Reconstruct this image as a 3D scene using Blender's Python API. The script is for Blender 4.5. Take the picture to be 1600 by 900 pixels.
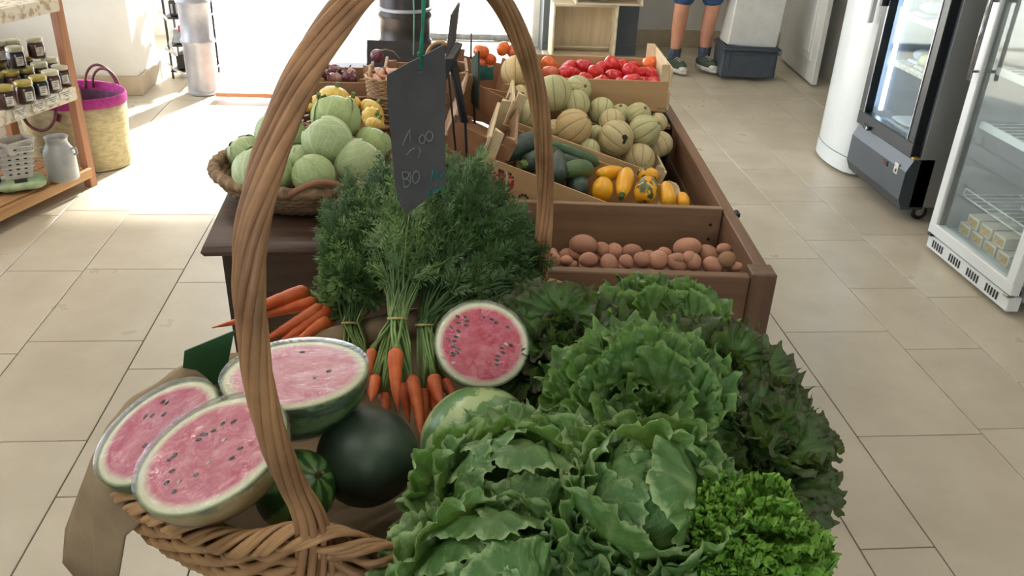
import bpy, math, random
import numpy as np
from mathutils import Vector, Matrix, Euler, Quaternion
for _o in list(bpy.data.objects): bpy.data.objects.remove(_o)
SC = bpy.context.scene
COL = SC.collection
PI = math.pi
# ------------------------------------------------------------------ camera
FPX, PITCH, YAW, ROLL, CAMH = 1346.5, 0.48260, 0.10356, 0.04394, 1.55
FW = Vector((math.sin(YAW)*math.cos(PITCH), math.cos(YAW)*math.cos(PITCH), -math.sin(PITCH)))
_r = Vector((math.cos(YAW), -math.sin(YAW), 0)); _u = _r.cross(FW)
RT = math.cos(ROLL)*_r + math.sin(ROLL)*_u
UP = -math.sin(ROLL)*_r + math.cos(ROLL)*_u
CAM = Vector((0, 0, CAMH))
cd = bpy.data.cameras.new('camera'); cam = bpy.data.objects.new('camera', cd); COL.objects.link(cam)
cam.matrix_world = Matrix(((RT.x, UP.x, -FW.x, 0), (RT.y, UP.y, -FW.y, 0), (RT.z, UP.z, -FW.z, CAMH), (0, 0, 0, 1)))
cd.sensor_width = 36; cd.lens = 36*FPX/1600; cd.clip_start = .02
SC.camera = cam
SC.view_settings.view_transform = 'Standard'; SC.view_settings.look = 'None'
SC.view_settings.gamma = 1; SC.view_settings.use_curve_mapping = False
SC.view_settings.exposure = 0.0
SC.cycles.max_bounces = 7; SC.cycles.transparent_max_bounces = 16
SC.cycles.diffuse_bounces = 4; SC.cycles.glossy_bounces = 3; SC.cycles.transmission_bounces = 4
SC.cycles.sample_clamp_indirect = 6; SC.cycles.caustics_reflective = False; SC.cycles.caustics_refractive = False
# ------------------------------------------------------------------ light: sky, sun
W = bpy.data.worlds.new('sky'); SC.world = W; W.use_nodes = True
_bg = W.node_tree.nodes['Background']; _bg.inputs[0].default_value = (.86, .93, 1, 1); _bg.inputs[1].default_value = 8.0
def lamp(name, kind, loc, direction, energy, color=(1, 1, 1), **kw):
    d = bpy.data.lights.new(name, kind); d.energy = energy; d.color = color
    for k, v in kw.items(): setattr(d, k, v)
    o = bpy.data.objects.new(name, d); COL.objects.link(o); o.location = loc
    o.rotation_euler = Vector(direction).to_track_quat('-Z', 'Y').to_euler()
    return o
lamp('sun', 'SUN', (3, 13, 8), (-.30, -.80, -.50), 42, (1, .96, .9), angle=math.radians(3.5))
# daylight entering by the doorway in the back wall and by the left window and the added front one (portals only steer the sky light)
for nm, loc, dr, sx, sy in (('portal_door', (-.475, 7.5, 1.2), (0, -1, 0), 2.85, 2.4), ('portal_front', (0, -2.15, 1.6), (0, 1, 0), 1.8, 1.2), ('portal_left', (-2.75, 3.9, 1.25), (1, 0, 0), 3.4, 2.0)):
    lm = lamp(nm, 'AREA', loc, dr, 1, shape='RECTANGLE', size=sx, size_y=sy); lm.data.cycles.is_portal = True
# ------------------------------------------------------------------ pixel helpers (photograph pixel -> point in the room)
def ray(u, v): return (u-800)/FPX*RT - (v-450)/FPX*UP + FW
def P(u, v, z):
    d = ray(u, v); return CAM + d*((z-CAMH)/d.z)
def PY(u, v, y):
    d = ray(u, v); return CAM + d*(y/d.y)
def pxsize(p, n): return n*(p-CAM).dot(FW)/FPX       # n pixels at that point, in metres
# ------------------------------------------------------------------ object helpers
def put(o, parent=None, loc=None, rot=None, scale=None):
    COL.objects.link(o)
    if parent is not None: o.parent = parent
    if loc is not None: o.location = loc
    if rot is not None:
        if isinstance(rot, Quaternion): o.rotation_euler = rot.to_euler()
        else: o.rotation_euler = rot
    if scale is not None: o.scale = scale if hasattr(scale, '__len__') else (scale,)*3
    return o
def tag(o, label=None, cat=None, group=None, kind=None):
    if label: o['label'] = label
    if cat: o['category'] = cat
    if group: o['group'] = group
    if kind: o['kind'] = kind
    return o
def thing(name, label, cat, loc=(0, 0, 0), rot=(0, 0, 0), group=None):
    o = bpy.data.objects.new(name, None); o.empty_display_size = .05
    put(o, None, loc, rot); return tag(o, label, cat, group)
def inst(name, me, parent=None, loc=None, rot=None, scale=None):
    return put(bpy.data.objects.new(name, me), parent, loc, rot, scale)
class MB:
    def __init__(s): s.v = []; s.f = []; s.m = []; s.uv = []; s.n = 0
    def add(s, V, F, mi=0, uv=None):
        V = [tuple(map(float, p)) for p in V]
        s.v += V; s.f += [tuple(int(i)+s.n for i in f) for f in F]; s.m += [mi]*len(F)
        s.uv += list(uv) if uv is not None else [(0., 0.)]*len(V); s.n += len(V); return s
    def box(s, c, d, b=.003, mi=0, M=None):
        hx, hy, hz = d[0]/2, d[1]/2, d[2]/2; b = min(b, hx*.8, hy*.8, hz*.8)
        V = []; idx = {}
        for sx in (-1, 1):
            for sy in (-1, 1):
                for sz in (-1, 1):
                    for k in range(3):
                        o = [hx-b, hy-b, hz-b]; o[k] += b
                        idx[(sx, sy, sz, k)] = len(V); V.append(Vector((sx*o[0], sy*o[1], sz*o[2])))
        F = []
        A = ((1, 1), (1, -1), (-1, -1), (-1, 1))
        for sg in (-1, 1):
            F.append([idx[(sg, a, c2, 0)] for a, c2 in A][::sg]); F.append([idx[(a, sg, c2, 1)] for a, c2 in A][::-sg]); F.append([idx[(a, c2, sg, 2)] for a, c2 in A][::-sg*-1])
        for a in (-1, 1):
            for c2 in (-1, 1):
                F.append([idx[(a, c2, -1, 0)], idx[(a, c2, 1, 0)], idx[(a, c2, 1, 1)], idx[(a, c2, -1, 1)]])
                F.append([idx[(a, -1, c2, 0)], idx[(a, 1, c2, 0)], idx[(a, 1, c2, 2)], idx[(a, -1, c2, 2)]])
                F.append([idx[(-1, a, c2, 1)], idx[(1, a, c2, 1)], idx[(1, a, c2, 2)], idx[(-1, a, c2, 2)]])
        for sx in (-1, 1):
            for sy in (-1, 1):
                for sz in (-1, 1): F.append([idx[(sx, sy, sz, k)] for k in range(3)])
        c = Vector(c)
        # orient every face outwards
        G = []
        for f in F:
            a, b2, c3 = V[f[0]], V[f[1]], V[f[2]]
            nrm = (b2-a).cross(c3-a); mid = sum((V[i] for i in f), Vector())/len(f)
            G.append(f if nrm.dot(mid) > 0 else f[::-1])
        if M is not None: V = [M @ p for p in V]
        return s.add([p+c for p in V], G, mi)
    def quad_slab(s, pts, th, mi=0):
        """flat polygon pts (list of Vector, counter-clockwise) with thickness th along its normal"""
        k = len(pts); n = sum(((pts[i]-pts[0]).cross(pts[i+1]-pts[0]) for i in range(1, k-1)), Vector()).normalized()*th
        V = list(pts)+[p-n for p in pts]
        F = [list(range(k)), list(range(2*k-1, k-1, -1))]+[[i, i+k, (i+1) % k+k, (i+1) % k] for i in range(k)]
        return s.add(V, F, mi)
    def tube(s, pts, r, seg=8, closed=False, mi=0, caps=True, flat=1.0):
        pts = [Vector(p) for p in pts]; n = len(pts)
        rr = list(r) if hasattr(r, '__len__') else [r]*n
        T = []
        for i in range(n):
            a = pts[(i-1) % n] if (closed or i > 0) else pts[0]; b = pts[(i+1) % n] if (closed or i < n-1) else pts[-1]
            t = (b-a); T.append(t.normalized() if t.length > 1e-9 else Vector((0, 0, 1)))
        ref = Vector((0, 0, 1)) if abs(T[0].z) < .9 else Vector((1, 0, 0))
        N = (ref - T[0]*ref.dot(T[0])).normalized(); V = []; UV = []; L = 0
        for i in range(n):
            if i: N = (N - T[i]*N.dot(T[i])); N = N.normalized() if N.length > 1e-9 else T[i].orthogonal().normalized(); L += (pts[i]-pts[i-1]).length
            B = T[i].cross(N)
            for k in range(seg):
                a = 2*PI*k/seg; V.append(pts[i]+(N*math.cos(a)+B*math.sin(a)*flat)*rr[i]); UV.append((k/seg, L))
        F = []
        for i in range(n if closed else n-1):
            j = (i+1) % n
            for k in range(seg):
                k2 = (k+1) % seg; F.append((i*seg+k, i*seg+k2, j*seg+k2, j*seg+k))
        if caps and not closed:
            F.append(tuple(range(seg))[::-1]); F.append(tuple((n-1)*seg+k for k in range(seg)))
        return s.add(V, F, mi, UV)
    def lathe(s, prof, seg=24, mi=0, M=None, sx=1, sy=1, cap0=True, cap1=True):
        V = []; UV = []
        for j, (r, z) in enumerate(prof):
            for k in range(seg):
                a = 2*PI*k/seg; p = Vector((r*math.cos(a)*sx, r*math.sin(a)*sy, z)); V.append(M @ p if M is not None else p); UV.append((k/seg, j/max(1, len(prof)-1)))
        F = [(j*seg+k, j*seg+(k+1) % seg, (j+1)*seg+(k+1) % seg, (j+1)*seg+k) for j in range(len(prof)-1) for k in range(seg)]
        if cap0: F.append(tuple(range(seg))[::-1])
        if cap1: F.append(tuple((len(prof)-1)*seg+k for k in range(seg)))
        return s.add(V, F, mi, UV)
    def blob(s, rad, fn=None, nu=24, nv=16, mi=0, M=None):
        """closed ellipsoid; fn(theta, phi) -> (radial factor) ; axis = z ; uv = (theta, phi)"""
        V = []; UV = []
        for j in range(nv+1):
            ph = PI*j/nv
            for k in range(nu):
                th = 2*PI*k/nu; q = fn(th % (2*PI), ph) if fn else 1
                p = Vector((rad[0]*q*math.sin(ph)*math.cos(th), rad[1]*q*math.sin(ph)*math.sin(th), rad[2]*q*math.cos(ph)))
                V.append(M @ p if M is not None else p); UV.append((k/nu, j/nv))
        F = []
        for j in range(nv):
            for k in range(nu):
                a, b, c, d = j*nu+k, (j+1)*nu+k, (j+1)*nu+(k+1) % nu, j*nu+(k+1) % nu
                F.append((a, b, c) if j == 0 else ((a, b, d) if j == nv-1 else (a, b, c, d)))
        return s.add(V, F, mi, UV)
    def mesh(s, name, mats, smooth=True):
        me = bpy.data.meshes.new(name); me.from_pydata(s.v, [], s.f)
        mats = mats if isinstance(mats, (list, tuple)) else [mats]
        for m in mats: me.materials.append(m)
        if len(mats) > 1: me.polygons.foreach_set('material_index', s.m)
        uvl = me.uv_layers.new(name='UVMap'); vi = np.empty(len(me.loops), np.int32); me.loops.foreach_get('vertex_index', vi)
        uv = np.array(s.uv, np.float32)[vi]
        if len(uv) and uv[:, 0].max() > 0:                     # unwrap u across the seam of closed surfaces
            st = np.empty(len(me.polygons), np.int32); tot = np.empty(len(me.polygons), np.int32)
            me.polygons.foreach_get('loop_start', st); me.polygons.foreach_get('loop_total', tot)
            mx = np.maximum.reduceat(uv[:, 0], st); mn = np.minimum.reduceat(uv[:, 0], st)
            w = np.repeat((mx-mn > .5) & (tot <= 4), tot); uv[w & (uv[:, 0] < .5), 0] += 1
        uvl.data.foreach_set('uv', uv.ravel())
        if smooth: me.polygons.foreach_set('use_smooth', [True]*len(me.polygons))
        me.update(); return me
    def build(s, name, mats, parent=None, loc=None, rot=None, smooth=False, scale=None, sharp=None):
        me = s.mesh(name, mats, smooth or sharp is not None)
        if sharp is not None: me.set_sharp_from_angle(angle=math.radians(sharp))
        return inst(name, me, parent, loc, rot, scale)
def boxobj(name, c, d, m, parent=None, b=.003, rot=None):
    """a chamfered box placed with its centre at c"""
    return MB().box((0, 0, 0), d, b).build(name, m, parent, c, rot)
# ------------------------------------------------------------------ materials
MATS = {}
def nt(name):
    m = bpy.data.materials.new(name); m.use_nodes = True; t = m.node_tree
    return m, t, t.nodes['Principled BSDF']
def lin(c):
    return tuple(((x/255)/12.92 if x/255 <= .04045 else ((x/255+.055)/1.055)**2.4) for x in c)+(1,)
def setin(b, **kw):
    for k, v in kw.items(): b.inputs[k.replace('_', ' ')].default_value = v
def coordnode(t, coord='Object', stretch=(1, 1, 1)):
    tc = t.nodes.new('ShaderNodeTexCoord'); mp = t.nodes.new('ShaderNodeMapping'); mp.inputs['Scale'].default_value = stretch
    t.links.new(tc.outputs[coord], mp.inputs[0]); return mp.outputs[0]
def noise(t, vec, scale, detail=4, rough=.55, dist=0):
    n = t.nodes.new('ShaderNodeTexNoise'); n.inputs['Scale'].default_value = scale; n.inputs['Detail'].default_value = detail
    n.inputs['Roughness'].default_value = rough; n.inputs['Distortion'].default_value = dist
    if vec is not None: t.links.new(vec, n.inputs['Vector'])
    return n.outputs['Fac']
def ramp(t, fac, stops):
    r = t.nodes.new('ShaderNodeValToRGB'); e = r.color_ramp.elements
    while len(e) < len(stops): e.new(.5)
    for i, (p, c) in enumerate(stops): e[i].position = p; e[i].color = c if len(c) == 4 else tuple(c)+(1,)
    t.links.new(fac, r.inputs[0]); return r.outputs[0]
def math_(t, op, a, b=None, c=None):
    n = t.nodes.new('ShaderNodeMath'); n.operation = op
    for i, x in enumerate((a, b, c)):
        if x is None: continue
        if isinstance(x, (int, float)): n.inputs[i].default_value = x
        else: t.links.new(x, n.inputs[i])
    return n.outputs[0]
def mix(t, fac, a, b, mode='MIX'):
    n = t.nodes.new('ShaderNodeMix'); n.data_type = 'RGBA'; n.blend_type = mode
    for s_, x in ((0, fac), (6, a), (7, b)):
        if isinstance(x, (int, float)): n.inputs[s_].default_value = x
        elif isinstance(x, tuple): n.inputs[s_].default_value = x
        else: t.links.new(x, n.inputs[s_])
    return n.outputs[2]
def bump(t, b, h, strength=.3, dist=.01):
    n = t.nodes.new('ShaderNodeBump'); n.inputs['Strength'].default_value = strength; n.inputs['Distance'].default_value = dist
    t.links.new(h, n.inputs['Height']); t.links.new(n.outputs[0], b.inputs['Normal'])
def randval(t, col, amt):
    oi = t.nodes.new('ShaderNodeObjectInfo'); hs = t.nodes.new('ShaderNodeHueSaturation')
    t.links.new(math_(t, 'ADD', math_(t, 'MULTIPLY', oi.outputs['Random'], 2*amt), 1-amt), hs.inputs['Value'])
    h2 = math_(t, 'FRACT', math_(t, 'MULTIPLY', oi.outputs['Random'], 7.31))
    t.links.new(math_(t, 'ADD', math_(t, 'MULTIPLY', h2, .06*amt), .5-.03*amt), hs.inputs['Hue'])
    t.links.new(col, hs.inputs['Color']); return hs.outputs[0]
def pm(name, c1, c2=None, scale=8, rough=.6, bmp=.15, bscale=None, metal=0, stretch=(1, 1, 1), coord='Object', lo=.35, hi=.65, rand=0, detail=4, dist=.004, **kw):
    """two-tone procedural noise material; colours are 0-255 sRGB"""
    m, t, b = nt(name); c2 = c2 or tuple(x*.82 for x in c1)
    vec = coordnode(t, coord, stretch); n = noise(t, vec, scale, detail)
    col = ramp(t, n, [(lo, lin(c1)), (hi, lin(c2))])
    if rand: col = randval(t, col, rand)
    t.links.new(col, b.inputs['Base Color'])
    if bmp: bump(t, b, noise(t, vec, bscale or scale*3, 5), bmp, dist)
    setin(b, Roughness=rough, Metallic=metal)
    for k, v in kw.items(): setin(b, **{k: v})
    MATS[name] = m; return m
def wood(name, c1, c2, axis=0, scale=5, rough=.6, bmp=.25, rand=.1, **kw):
    st = [7, 7, 7]; st[axis] = .6
    return pm(name, c1, c2, scale, rough, bmp, scale*2.2, stretch=tuple(st), rand=rand, detail=6, **kw)
def emit(name, c, s):
    m, t, b = nt(name); setin(b, Base_Color=lin(c), Emission_Color=lin(c), Emission_Strength=s); return m
def glassy(name, tint=(1, 1, 1, 1), refl=.12, rough=.03, wr=0, wscale=30, fm=.9):
    m, t, b = nt(name); t.nodes.remove(b); out = t.nodes['Material Output']
    tr = t.nodes.new('ShaderNodeBsdfTransparent'); tr.inputs[0].default_value = tint
    gl = t.nodes.new('ShaderNodeBsdfGlossy'); gl.inputs['Roughness'].default_value = rough
    fr = t.nodes.new('ShaderNodeFresnel'); fr.inputs[0].default_value = 1.5
    fac = math_(t, 'ADD', math_(t, 'MULTIPLY', fr.outputs[0], fm), refl)
    if wr:
        vec = coordnode(t, 'Object', (1, 1, 2.2)); nz = noise(t, vec, wscale, 5, .6, 1.2)
        bn = t.nodes.new('ShaderNodeBump'); bn.inputs['Strength'].default_value = wr; bn.inputs['Distance'].default_value = .01
        t.links.new(nz, bn.inputs['Height']); t.links.new(bn.outputs[0], gl.inputs['Normal'])
    mx = t.nodes.new('ShaderNodeMixShader'); t.links.new(fac, mx.inputs[0]); t.links.new(tr.outputs[0], mx.inputs[1]); t.links.new(gl.outputs[0], mx.inputs[2])
    t.links.new(mx.outputs[0], out.inputs['Surface']); return m
ORD = ['first', 'second', 'third', 'fourth', 'fifth', 'sixth', 'seventh', 'eighth', 'ninth', 'tenth', 'eleventh', 'twelfth', 'thirteenth', 'fourteenth']
RND = random.Random(7)

M_tile = None
def mk_tile():
    m, t, b = nt('floor_tile'); vec = coordnode(t, 'Object'); oi = t.nodes.new('ShaderNodeObjectInfo')
    ad = t.nodes.new('ShaderNodeVectorMath'); ad.operation = 'ADD'; t.links.new(vec, ad.inputs[0]); t.links.new(oi.outputs['Location'], ad.inputs[1])
    n = noise(t, ad.outputs[0], 3.5, 6, .6); n2 = noise(t, ad.outputs[0], 60, 3)
    col = ramp(t, n, [(.3, lin((202, 191, 171))), (.7, lin((186, 174, 153)))])
    spk = ramp(t, n2, [(.70, (0, 0, 0)), (.8, (1, 1, 1))])
    col = mix(t, math_(t, 'MULTIPLY', spk, .18), col, lin((140, 126, 106)))
    t.links.new(randval(t, col, .045), b.inputs['Base Color'])
    t.links.new(ramp(t, n, [(.3, (.26, .26, .26)), (.7, (.4, .4, .4))]), b.inputs['Roughness']); bump(t, b, n2, .05, .002)
    return m
M_tile = mk_tile()
M_grout = pm('grout', (140, 130, 114), scale=40)
M_wall = pm('white_wall', (226, 225, 220), (216, 214, 208), scale=3, rough=.85, bmp=.06, bscale=60)
M_ceil = pm('ceiling_paint', (235, 235, 232), scale=3, rough=.9, bmp=0)
M_base = pm('plinth_stone', (196, 180, 156), (180, 164, 140), scale=6, rough=.6)
M_frame = pm('grey_frame', (150, 158, 165), scale=20, rough=.4, bmp=.03)
M_ground = pm('outside_concrete', (214, 210, 200), (190, 186, 176), scale=2, rough=.9)
M_glass = glassy('window_glass', (.97, .99, 1, 1), .02)
# ------------------------------------------------------------------ the room
def struct(o): o['kind'] = 'structure'; return o
fl = struct(boxobj('floor', (-.0, 2.6, -.03), (6.3, 10.2, .04), M_grout, None, 0))
struct(boxobj('ground_outside', (0, 12.6, -.08), (24, 9.8, .06), M_ground, None, 0))
struct(boxobj('ground_outside', (-7.6, 2.6, -.08), (8.8, 10.2, .06), M_ground, None, 0))
tile_cache = {}
def tile(x0, x1, y0, y1):
    k = (round(x1-x0, 3), round(y1-y0, 3))
    if k not in tile_cache: tile_cache[k] = MB().box((0, 0, 0), (k[0]-.0035, k[1]-.0035, .012), .0015).mesh('floor_tile', M_tile, False)
    inst('tile', tile_cache[k], fl, ((x0+x1)/2, (y0+y1)/2-2.6, .024))
XS = [-3.14, -2.74, -2.32, -2.02, -1.63, -1.344, -.969, -.57, -.17, .13, .53, .78, 1.065, 1.263, 1.66, 1.947, 2.35, 2.65, 3.14]
OFF = {4: (.10, .6), 5: (2.035, .54), 6: (1.80, .6), 12: (1.528, .716), 13: (1.98, .61), 14: (2.466, .462), 11: (1.2, .6), 15: (2.25, .6)}
for i in range(len(XS)-1):
    o, per = OFF.get(i, (RND.uniform(0, .6), .6))
    y = o - per*math.ceil((o+.4)/per)
    while y < 7.45:
        a, b2 = max(y, -.4), min(y+per, 7.5)
        if b2-a > .05: tile(XS[i], XS[i+1], a, b2)
        y += per
CH = 2.75
struct(boxobj('ceiling', (0, 2.6, CH+.05), (6.3, 10.2, .1), M_ceil, None, 0))
def wallbox(name, x0, x1, y0, y1, z0, z1, m=M_wall): return struct(boxobj(name, ((x0+x1)/2, (y0+y1)/2, (z0+z1)/2), (x1-x0, y1-y0, z1-z0), m, None, 0))
# left wall with a long window
wl = wallbox('wall_left', -2.9, -2.7, -2.4, 7.6, 0, .38)
for a, b2, c, d in ((-2.4, 2.2, .38, CH), (5.6, 7.6, .38, CH), (2.2, 5.6, 2.2, CH)): struct(boxobj('wall_pier', (-2.8, (a+b2)/2, (c+d)/2), (.2, b2-a, d-c), M_wall, None, 0)).name = 'wall_left'
def window(name, x, y0, y1, z0, z1, n, along='y'):
    o = bpy.data.objects.new(name, None); put(o); o['kind'] = 'structure'
    def bar(a0, a1, c0, c1, nm='window_frame'):
        if along == 'y': boxobj(nm, (x, (a0+a1)/2, (c0+c1)/2), (.06, a1-a0, c1-c0), M_frame, o, .004)
        else: boxobj(nm, ((a0+a1)/2, x, (c0+c1)/2), (a1-a0, .06, c1-c0), M_frame, o, .004)
    w = (y1-y0)/n
    bar(y0, y1, z0, z0+.05); bar(y0, y1, z1-.05, z1)
    for i in range(n+1): bar(y0+i*w-.03 if 0 < i < n else (y0 if i == 0 else y1-.05), y0+i*w+.03 if 0 < i < n else (y0+.05 if i == 0 else y1), z0+.05, z1-.05)
    for i in range(n):
        c = y0+(i+.5)*w
        if along == 'y': boxobj('pane', (x, c, (z0+z1)/2), (.006, w-.06, z1-z0-.1), M_glass, o, 0)
        else: boxobj('pane', (c, x, (z0+z1)/2), (w-.06, .006, z1-z0-.1), M_glass, o, 0)
window('window_1', -2.8, 2.2, 5.6, .38, 2.2, 4)
# pier beside the doorway
wallbox('wall_pier', -2.7, -1.845, 5.6, 6.05, 0, CH).name = 'wall_corner'
struct(boxobj('baseboard_corner', (-2.27, 5.59, .06), (.87, .02, .12), M_base, None, .003))
struct(boxobj('baseboard_corner', (-1.835, 5.82, .06), (.02, .48, .12), M_base, None, .003))
# back wall
wallbox('wall_back', -2.7, -1.9, 7.4, 7.6, 0, CH); wallbox('wall_back', .95, 3.15, 7.4, 7.6, 0, CH); wallbox('wall_back', -1.9, .95, 7.4, 7.6, 2.4, CH)
struct(boxobj('baseboard_back', (2.05, 7.39, .07), (2.2, .02, .14), M_base, None, .003))
window('door_1', 7.5, -.3, .95, 0, 2.4, 1, 'x')
struct(boxobj('trim_1', (-.3, 7.5, 1.2), (.08, .1, 2.4), M_frame, None, .004)); struct(boxobj('trim_2', (-1.87, 7.5, 1.2), (.06, .1, 2.4), M_frame, None, .004))
# right wall with the dark back-room opening, front wall behind the camera with an unseen window added for front fill
wallbox('wall_right', 3.0, 3.15, -2.4, 5.15, 0, CH); wallbox('wall_right', 3.0, 3.15, 6.0, 7.4, 0, CH); wallbox('wall_right', 3.0, 3.15, 5.15, 6.0, 2.1, CH)
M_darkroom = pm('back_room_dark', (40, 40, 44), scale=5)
struct(boxobj('wall_back_room', (3.75, 5.57, 1.1), (.1, 1.4, 2.2), M_darkroom, None, 0)); struct(boxobj('wall_back_room', (3.45, 4.9, 1.1), (.6, .06, 2.2), M_darkroom, None, 0)); struct(boxobj('wall_back_room', (3.45, 6.25, 1.1), (.6, .06, 2.2), M_darkroom, None, 0)); struct(boxobj('ceiling_back_room', (3.45, 5.57, 2.22), (.7, 1.4, .05), M_darkroom, None, 0)); struct(boxobj('floor_back_room', (3.45, 5.57, -.03), (.62, 1.4, .06), M_darkroom, None, 0))
wallbox('wall_front', -2.7, -.9, -2.4, -2.2, 0, CH); wallbox('wall_front', .9, 3.0, -2.4, -2.2, 0, CH); wallbox('wall_front', -.9, .9, -2.4, -2.2, 0, 1.0); wallbox('wall_front', -.9, .9, -2.4, -2.2, 2.2, CH)
window('fill_window', -2.3, -.9, .9, 1.0, 2.2, 2, 'x')
# unseen glowing panels added overhead as fill light, dimmer on the right
M_fill = emit('fill_diffuser', (255, 250, 240), 8.5); M_fill2 = emit('fill_diffuser_dimmer', (255, 250, 240), 4.5); M_fillbody = pm('fill_housing', (230, 230, 228), scale=20, bmp=0)
for i, (x, y) in enumerate(((-1.2, .6), (1.3, .6), (-1.2, 3.2), (1.3, 3.2))):
    t = thing('fill_panel', 'added white fill light panel over the %s of the shop' % ('near left', 'near right', 'far left', 'far right')[i], 'added fill light', (x, y, CH), group='added fill lights')
    boxobj('housing', (0, 0, -.03), (.64, 1.24, .06), M_fillbody, t); boxobj('diffuser', (0, 0, -.065), (.58, 1.18, .012), M_fill if x < 0 else M_fill2, t, .002)
# white panelled inner door standing open
M_door = pm('door_paint', (226, 226, 222), (220, 220, 216), scale=6, rough=.45, bmp=.03)
d1 = bpy.data.objects.new('door_2', None); put(d1, None, (2.80, 6.10, 0), (0, 0, math.radians(-5.5))); d1['kind'] = 'structure'
boxobj('door_leaf', (0, .42, 1.03), (.04, .84, 2.03), M_door, d1)
for z0, z1 in ((.16, .95), (1.1, 1.9)):
    for y0, y1 in ((.12, .72),):
        boxobj('door_panel', (-.022, (y0+y1)/2, (z0+z1)/2), (.012, y1-y0, z1-z0), M_door, d1, .005)
        boxobj('door_panel', (-.028, (y0+y1)/2, (z0+z1)/2), (.012, y1-y0-.1, z1-z0-.1), M_door, d1, .005)
# ================================================================== left table
M_dkwood = wood('dark_table_wood', (86, 62, 46), (58, 40, 30), 0, 4, .5)
M_dkwoodz = wood('dark_table_leg_wood', (74, 52, 40), (48, 33, 26), 2, 4, .55)
tb = thing('wooden_table', 'dark brown wooden table with rounded top holding the cabbage tray', 'table', (-.51, 1.845, 0), (0, 0, math.radians(2)))
m_ = MB()
TW, TL, TZ = .60, 1.75, .70
prof = [(0, TZ-.035), (-.012, TZ-.03), (-.018, TZ-.018), (-.012, TZ-.005), (0, TZ)]
V = []
for o, z in prof: V += [(o, o, z), (TW-o, o, z), (TW-o, TL-o, z), (o, TL-o, z)]
F = [(3, 2, 1, 0)]+[(4*j+k, 4*j+(k+1) % 4, 4*(j+1)+(k+1) % 4, 4*(j+1)+k) for j in range(4) for k in range(4)]+[(16, 17, 18, 19)]
m_.add(V, F).build('table_top', M_dkwood, tb, sharp=50)
for x, y in ((.05, .05), (TW-.06, .05), (.05, TL-.06), (TW-.06, TL-.06)):
    MB().lathe([(.026, 0), (.03, .02), (.034, .3), (.04, .5), (.042, TZ-.037)], 4).build('leg', M_dkwoodz, tb, (x, y, 0), (0, 0, PI/4))
boxobj('apron', (TW/2, .045, TZ-.105), (TW-.12, .022, .13), M_dkwood, tb); boxobj('apron', (.045, TL/2, TZ-.105), (.022, TL-.12, .13), M_dkwood, tb)
boxobj('apron', (TW-.045, TL/2, TZ-.105), (.022, TL-.12, .13), M_dkwood, tb); boxobj('apron', (TW/2, TL-.045, TZ-.105), (TW-.12, .022, .13), M_dkwood, tb)
# front panel below the apron
boxobj('front_board', (TW/2, .07, TZ-.28), (TW-.1, .02, .2), M_dkwood, tb)

# ================================================================== wooden produce bin
M_binx = wood('bin_wood', (120, 88, 64), (92, 64, 45), 0, 3.5, .6)
M_biny = wood('bin_side_wood', (128, 96, 70), (98, 70, 50), 1, 3.5, .6)
M_binz = wood('bin_post_wood', (108, 80, 60), (84, 60, 44), 2, 3.5, .6)
M_lite = wood('light_board_wood', (150, 120, 90), (128, 98, 72), 0, 3.5, .6)
M_metal_hw = pm('dark_hinge', (60, 58, 56), scale=30, metal=.8, rough=.5)
BINR = math.radians(-4.5); BW, BL, BZ, BB = .69, 1.72, .62, .22
bn = thing('produce_bin', 'brown wooden produce bin on legs with a potato compartment in front', 'produce bin', (.845, 1.822, 0), (0, 0, BINR))
Bm = Matrix.Translation((.845, 1.822, 0)) @ Matrix.Rotation(BINR, 4, 'Z')
def BN(x, y, z): return Bm @ Vector((x, y, z))
for x in (-.032, -BW+.032):
    for y in (.032, BL-.032): boxobj('corner_post', (x, y, BZ/2+.002), (.062, .062, BZ), M_binz, bn, .004)
for k in range(3):
    zc = BZ-.012-.065-k*.133
    boxobj('front_plank', (-BW/2, .026, zc), (BW-.126, .03, .13), M_binx, bn, .003); boxobj('back_plank', (-BW/2, BL-.03, zc), (BW-.126, .03, .13), M_binx, bn, .003)
    boxobj('side_plank', (-.026, BL/2, zc+.01), (.034, BL-.126, .13), M_biny, bn, .003); boxobj('side_plank', (-BW+.026, BL/2, zc+.01), (.034, BL-.126, .13), M_biny, bn, .003)
boxobj('divider', (-BW/2, .425, .50), (BW-.09, .022, .25), M_lite, bn, .002)
boxobj('floor_board', (-BW/2, BL/2, BB), (BW-.08, BL-.08, .02), M_binx, bn, .002)
boxobj('false_floor', (-BW/2, .225, .468), (BW-.1, .37, .015), M_binx, bn, .002)
boxobj('false_floor', (-BW/2, BL-.25, .60), (BW-.1, .40, .015), M_binx, bn, .002)
for z in (.605, .56): MB().lathe([(.0045, 0), (.004, .003)], 8).build('screw', M_metal_hw, bn, (-.075, .413, z-.03), (PI/2, 0, 0))
boxobj('latch', (-.007, .40, BZ-.003), (.012, .03, .014), M_metal_hw, bn, .002)

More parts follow.
